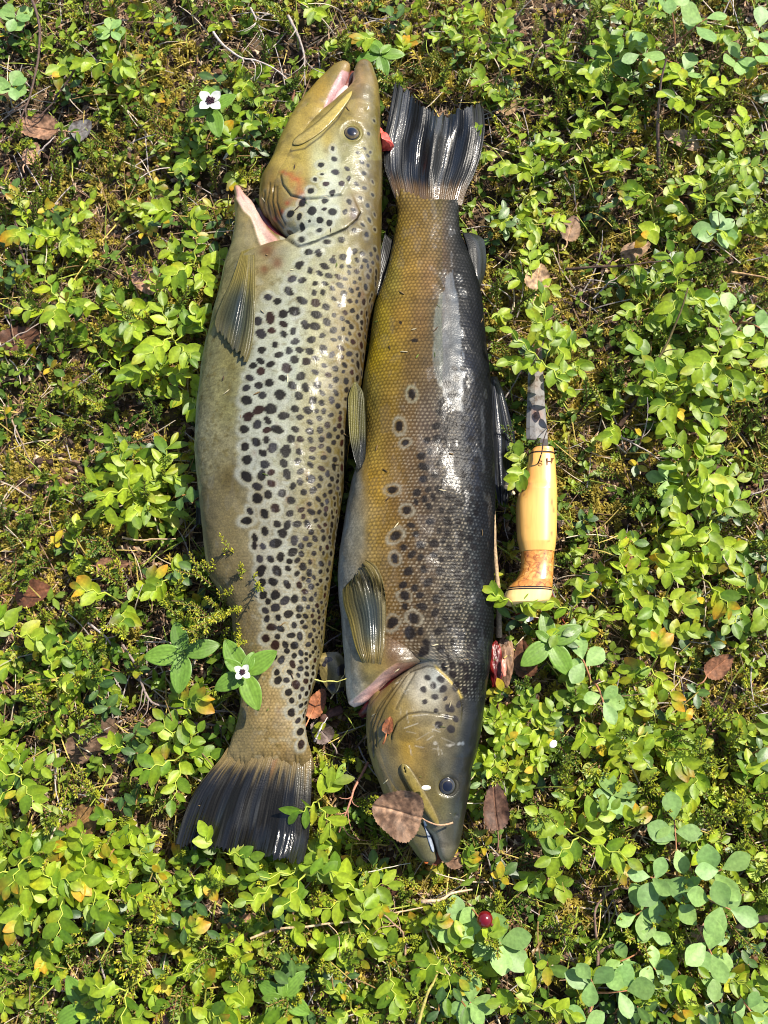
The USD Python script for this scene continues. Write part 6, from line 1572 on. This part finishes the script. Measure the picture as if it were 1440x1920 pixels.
def moss_tuft(seed, n=26):
    g = np.random.default_rng(seed)
    parts = []
    for i in range(n):
        a, el = i * 2.4, g.uniform(0.15, 1.3)
        d = np.array([math.cos(a) * math.cos(el), math.sin(a) * math.cos(el), math.sin(el)])
        o = np.array([g.uniform(-.002, .002), g.uniform(-.002, .002), g.uniform(0, .002)])
        ln = g.uniform(0.0035, 0.0070)
        w = np.cross(d, [0, 0, 1.0]); w /= np.linalg.norm(w)
        e = o + d * ln * 0.55 + [0, 0, 0.0006]
        v = np.array([o - w * 0.0003, o + w * 0.0003, e + w * 0.0006, e - w * 0.0006, o + d * ln - [0, 0, 0.0006]])
        parts.append((v, np.array([[0, 1, 2], [0, 2, 3], [3, 2, 4]]), np.ones(3) * g.uniform(0.6, 1.35)))
    return join(parts)


def bits(seed, n, ln, wd, tones):
    g = np.random.default_rng(seed)
    parts = []
    for i in range(n):
        a = g.uniform(0, np.pi * 2); c, s_ = math.cos(a), math.sin(a)
        o = np.array([*g.uniform(-.007, .007, 2), g.uniform(0, .004)])
        L, W = ln * g.uniform(0.5, 1.3), wd * g.uniform(0.6, 1.3)
        d, w = np.array([c, s_, g.uniform(-0.3, 0.3)]) * L / 2, np.array([-s_, c, g.uniform(-0.4, 0.4)]) * W / 2
        up = np.array([0, 0, W * g.uniform(0.2, 0.6)])
        v = np.array([o - d, o - d * 0.3 + w, o + d * 0.4 + w * 0.9, o + d, o + d * 0.4 - w * 0.9, o - d * 0.3 - w, o + up])
        f = np.array([[0, 6, 1], [1, 6, 2], [2, 6, 3], [3, 6, 4], [4, 6, 5], [5, 6, 0]])[:, ::-1]
        parts.append((v, f, lin(tones[int(g.integers(len(tones)))]) * g.uniform(0.5, 1.1)))
    return join(parts)


def low_leaves(seed, n, size, tone):
    g = np.random.default_rng(seed)
    parts = []
    st = spline([(0, 0, -0.004), (0.003, 0.002, 0.008), (g.uniform(-.006, .006), g.uniform(-.006, .006), 0.018)], 6)
    parts.append((*tube(st, 0.0005, 4), (0.5, 0.42, 0.3)))
    for j in range(n):
        at = st[min(5, 2 + j % 4)]
        v, f, c = leaf(size * g.uniform(0.6, 1.1), size * g.uniform(0.4, 0.6), 0.5, 0.2, 0.15, nu=4, nv=3, seed=seed * 9 + j)
        parts.append((place(v, aim(j * 2.4 + g.uniform(-.4, .4), g.uniform(-.1, .6), 0), at), f, c * tone))
    return join(parts)


nz = lambda px, py, s, sd: meshkit.noise(np.stack([px / s, py / s, 0 * px], -1), sd)
MOSSY = [(60, 890, 110, 90), (985, 600, 70, 130), (1120, 860, 110, 130), (1030, 560, 80, 80), (1310, 290, 110, 60), (30, 1070, 90, 60), (1010, 1200, 80, 70), (1400, 1280, 80, 60), (820, 1660, 90, 40), (700, 1820, 120, 80), (1270, 1840, 80, 60), (870, 100, 60, 80), (1180, 540, 90, 60), (1050, 780, 60, 120), (1230, 480, 100, 60)]


def moss_d(px, py):
    m = np.zeros_like(px)
    for x, y, rx, ry in MOSSY:
        m = np.maximum(m, np.exp(-((px - x) / rx) ** 2 - ((py - y) / ry) ** 2))
    return np.clip(0.10 + 0.95 * m + 0.5 * sstep(nz(px, py, 120, 3), 0.5, 0.8), 0, 1)


stuff('moss', [('moss_shoot', *(lambda t: (t[0], 'moss_leaf', t[1]))(moss_tuft(i))) for i in range(4)], 17000, moss_d, (-0.001, 0.006), (0.7, 1.35), 0.35, 1, 'olive yellow moss carpet in the sunny gaps between the plants', 'moss')
TONES = [(96, 70, 48), (130, 100, 74), (70, 48, 34), (160, 132, 104), (110, 84, 64), (60, 44, 36), (178, 156, 130)]
stuff('leaf_litter', [('litter_bit', *(lambda t: (t[0], 'dry_leaf', t[1]))(bits(20 + i, 12, *(((0.012, 0.0012), (0.0075, 0.0042), (0.016, 0.0009))[i % 3]), TONES))) for i in range(6)], 5200, lambda x, y: 0.75 + 0 * x, (0.0, 0.006), (0.7, 1.3), 0.3, 2, 'brown litter of needles, stalks and leaf fragments on the soil', 'litter')
sh = [('low_shoot', *(lambda t: (t[0], 'needle_leaf', t[1]))(join(needle_shoot(spline([(0, 0, 0), (0.003, 0.001, 0.008), (0.010, 0.003, 0.014)], 7), np.random.default_rng(60 + i), 44, 0.0036, (0.55, 0.7, 0.8), (1.3, 1.2, 1.0))))) for i in range(3)]
lw = [('low_shoot', *(lambda t: (t[0], m_, t[1]))(low_leaves(70 + i, 6, s_, t_))) for i, (m_, s_, t_) in enumerate([('low_leaf', 0.0085, 0.9), ('low_leaf', 0.0095, 1.0), ('young_leaf', 0.008, 0.7), ('bilberry_leaf', 0.010, 0.8)])]
def stalks(seed, n, green):
    g = np.random.default_rng(seed)
    parts = []
    for i in range(n):
        a, ln = g.uniform(0, 2 * np.pi), g.uniform(0.016, 0.040)
        o = np.array([*g.uniform(-.008, .008, 2), 0])
        d = np.array([math.cos(a), math.sin(a), g.uniform(0.1, 0.9) if green else g.uniform(0, 0.35)]) * ln
        c = spline([o, o + d * 0.5 + [*g.uniform(-.003, .003, 2), 0.002], o + d], 7)
        parts.append((*tube(c, np.linspace(0.0006, 0.0003, 7), 4), lin(((140, 150, 60), (170, 150, 80), (120, 96, 60))[i % 3] if green else ((178, 162, 140), (120, 96, 76), (150, 140, 134))[i % 3])))
    return join(parts)


stuff('stalk_tangle', [('stalk', *(lambda t: (t[0], 'bark', t[1]))(stalks(90 + i, 3, i % 2 == 0))) for i in range(6)], 1500, lambda x, y: 0.6 + 0 * x, (0.0, 0.012), (0.7, 1.3), 0.25, 4, 'fine green and grey stalks crossing under the sprigs', 'stalks')
stuff('undergrowth', sh + lw, 3600, lambda x, y: np.clip(0.35 + 0.7 * nz(x, y, 90, 8), 0, 1) * (1 - 0.6 * sum(np.exp(-((x - a) / rx) ** 2 - ((y - b) / ry) ** 2) for a, b, rx, ry in DARK).clip(0, 1)), (0.0, 0.010), (0.7, 1.3), 0.35, 3, 'low tangle of tiny needle and leaf shoots between the larger sprigs', 'undergrowth')

# ------------------------------------------------------------------ labels
MARKS = [("spotted trout's head", 600, 260), ("spotted trout's pectoral fin", 440, 570), ("spotted trout's belly", 372, 820), ("spotted trout's tail fin", 460, 1540), ("golden trout's tail fin", 815, 250), ("golden trout's snout", 830, 1590), ("golden trout's black dorsal fin", 945, 830),
         ("knife handle", 1005, 980), ("knife blade", 1006, 760), ("big white flower", 390, 178), ("small white flower", 456, 1256), ("red berry", 909, 1724), ("largest bog bilberry", 1290, 1670), ("upright grey stem", 1237, 260), ("round tan leaf", 1008, 522), ("bloody entrails", 938, 1246),
         ("pale pinkish leaf", 276, 526), ("chestnut brown leaf", 58, 1112), ("wide tan leaf on litter", 150, 1544), ("thick black stick", 1380, 1745), ("pale mint cornel", 1034, 1202), ("whorled bog bilberry", 1152, 1492), ("pale mint bog bilberry", 1348, 428), ("dark horizontal twig", 1180, 495),
         ("top frame edge", 720, 0), ("bottom frame edge", 720, 1920), ("top left corner", 0, 0), ("top right corner", 1440, 0), ("bottom left corner", 0, 1920), ("bottom right corner", 1440, 1920), ("forked grey twig", 1205, 840), ("grey branched heather twig", 290, 1320)]
ORD = ['closest', 'second closest', 'third closest', 'fourth closest', 'fifth closest', 'sixth closest', 'seventh closest', 'eighth closest', 'ninth closest', 'tenth closest', 'eleventh closest', 'twelfth closest']
KINDWORD = {'bilberry': 'bilberry sprig', 'lingonberry': 'lingonberry sprig', 'crowberry': 'needle-leaved crowberry', 'heather': 'creeping heather'}


def sector(dx, dy):
    if abs(dx) > abs(dy):
        return 'right of' if dx > 0 else 'left of'
    return 'below' if dy > 0 else 'above'


by = {}
for pr, sp, px, py, kd, grp in PLANTS:
    if str(pr.GetPath()) in NAMED:
        tag(pr, NAMED[str(pr.GetPath())], {'dwarf_cornel': 'flower plant'}.get(sp, 'shrub'), G[sp])
    else:
        by.setdefault(sp, []).append((pr, px, py, kd))
for sp, rows in by.items():
    opts = [[] for _ in rows]
    for name, mx, my in MARKS:
        secs = {}
        for i, (pr, px, py, kd) in enumerate(rows):
            secs.setdefault(sector(px - mx, py - my), []).append((math.hypot(px - mx, py - my), i))
        for sc, lst in secs.items():
            for r, (d, i) in enumerate(sorted(lst)):
                opts[i].append((r + d / 900, r, sc, name))
    for i, (pr, px, py, kd) in enumerate(rows):
        _, r, sc, name = min(opts[i])
        look = ''
        if sp == 'bilberry':
            look = 'red-tipped ' if kd in BIR else 'slim-leaved ' if kd in SLIM else 'green '
        elif sp == 'lingonberry':
            look = 'yellow-tipped ' if LIN.index(kd) % 2 == 0 else 'dark glossy '
        o = ORD[r] if r < len(ORD) else f'number {r + 1}'
        tag(pr, f'{look}{KINDWORD[sp]}, {o} {sc} the {name}', 'heather' if sp == 'heather' else 'shrub', G[sp])
for d, label, px, py in leaf_rows:
    tag(prim(d), label, 'leaf')
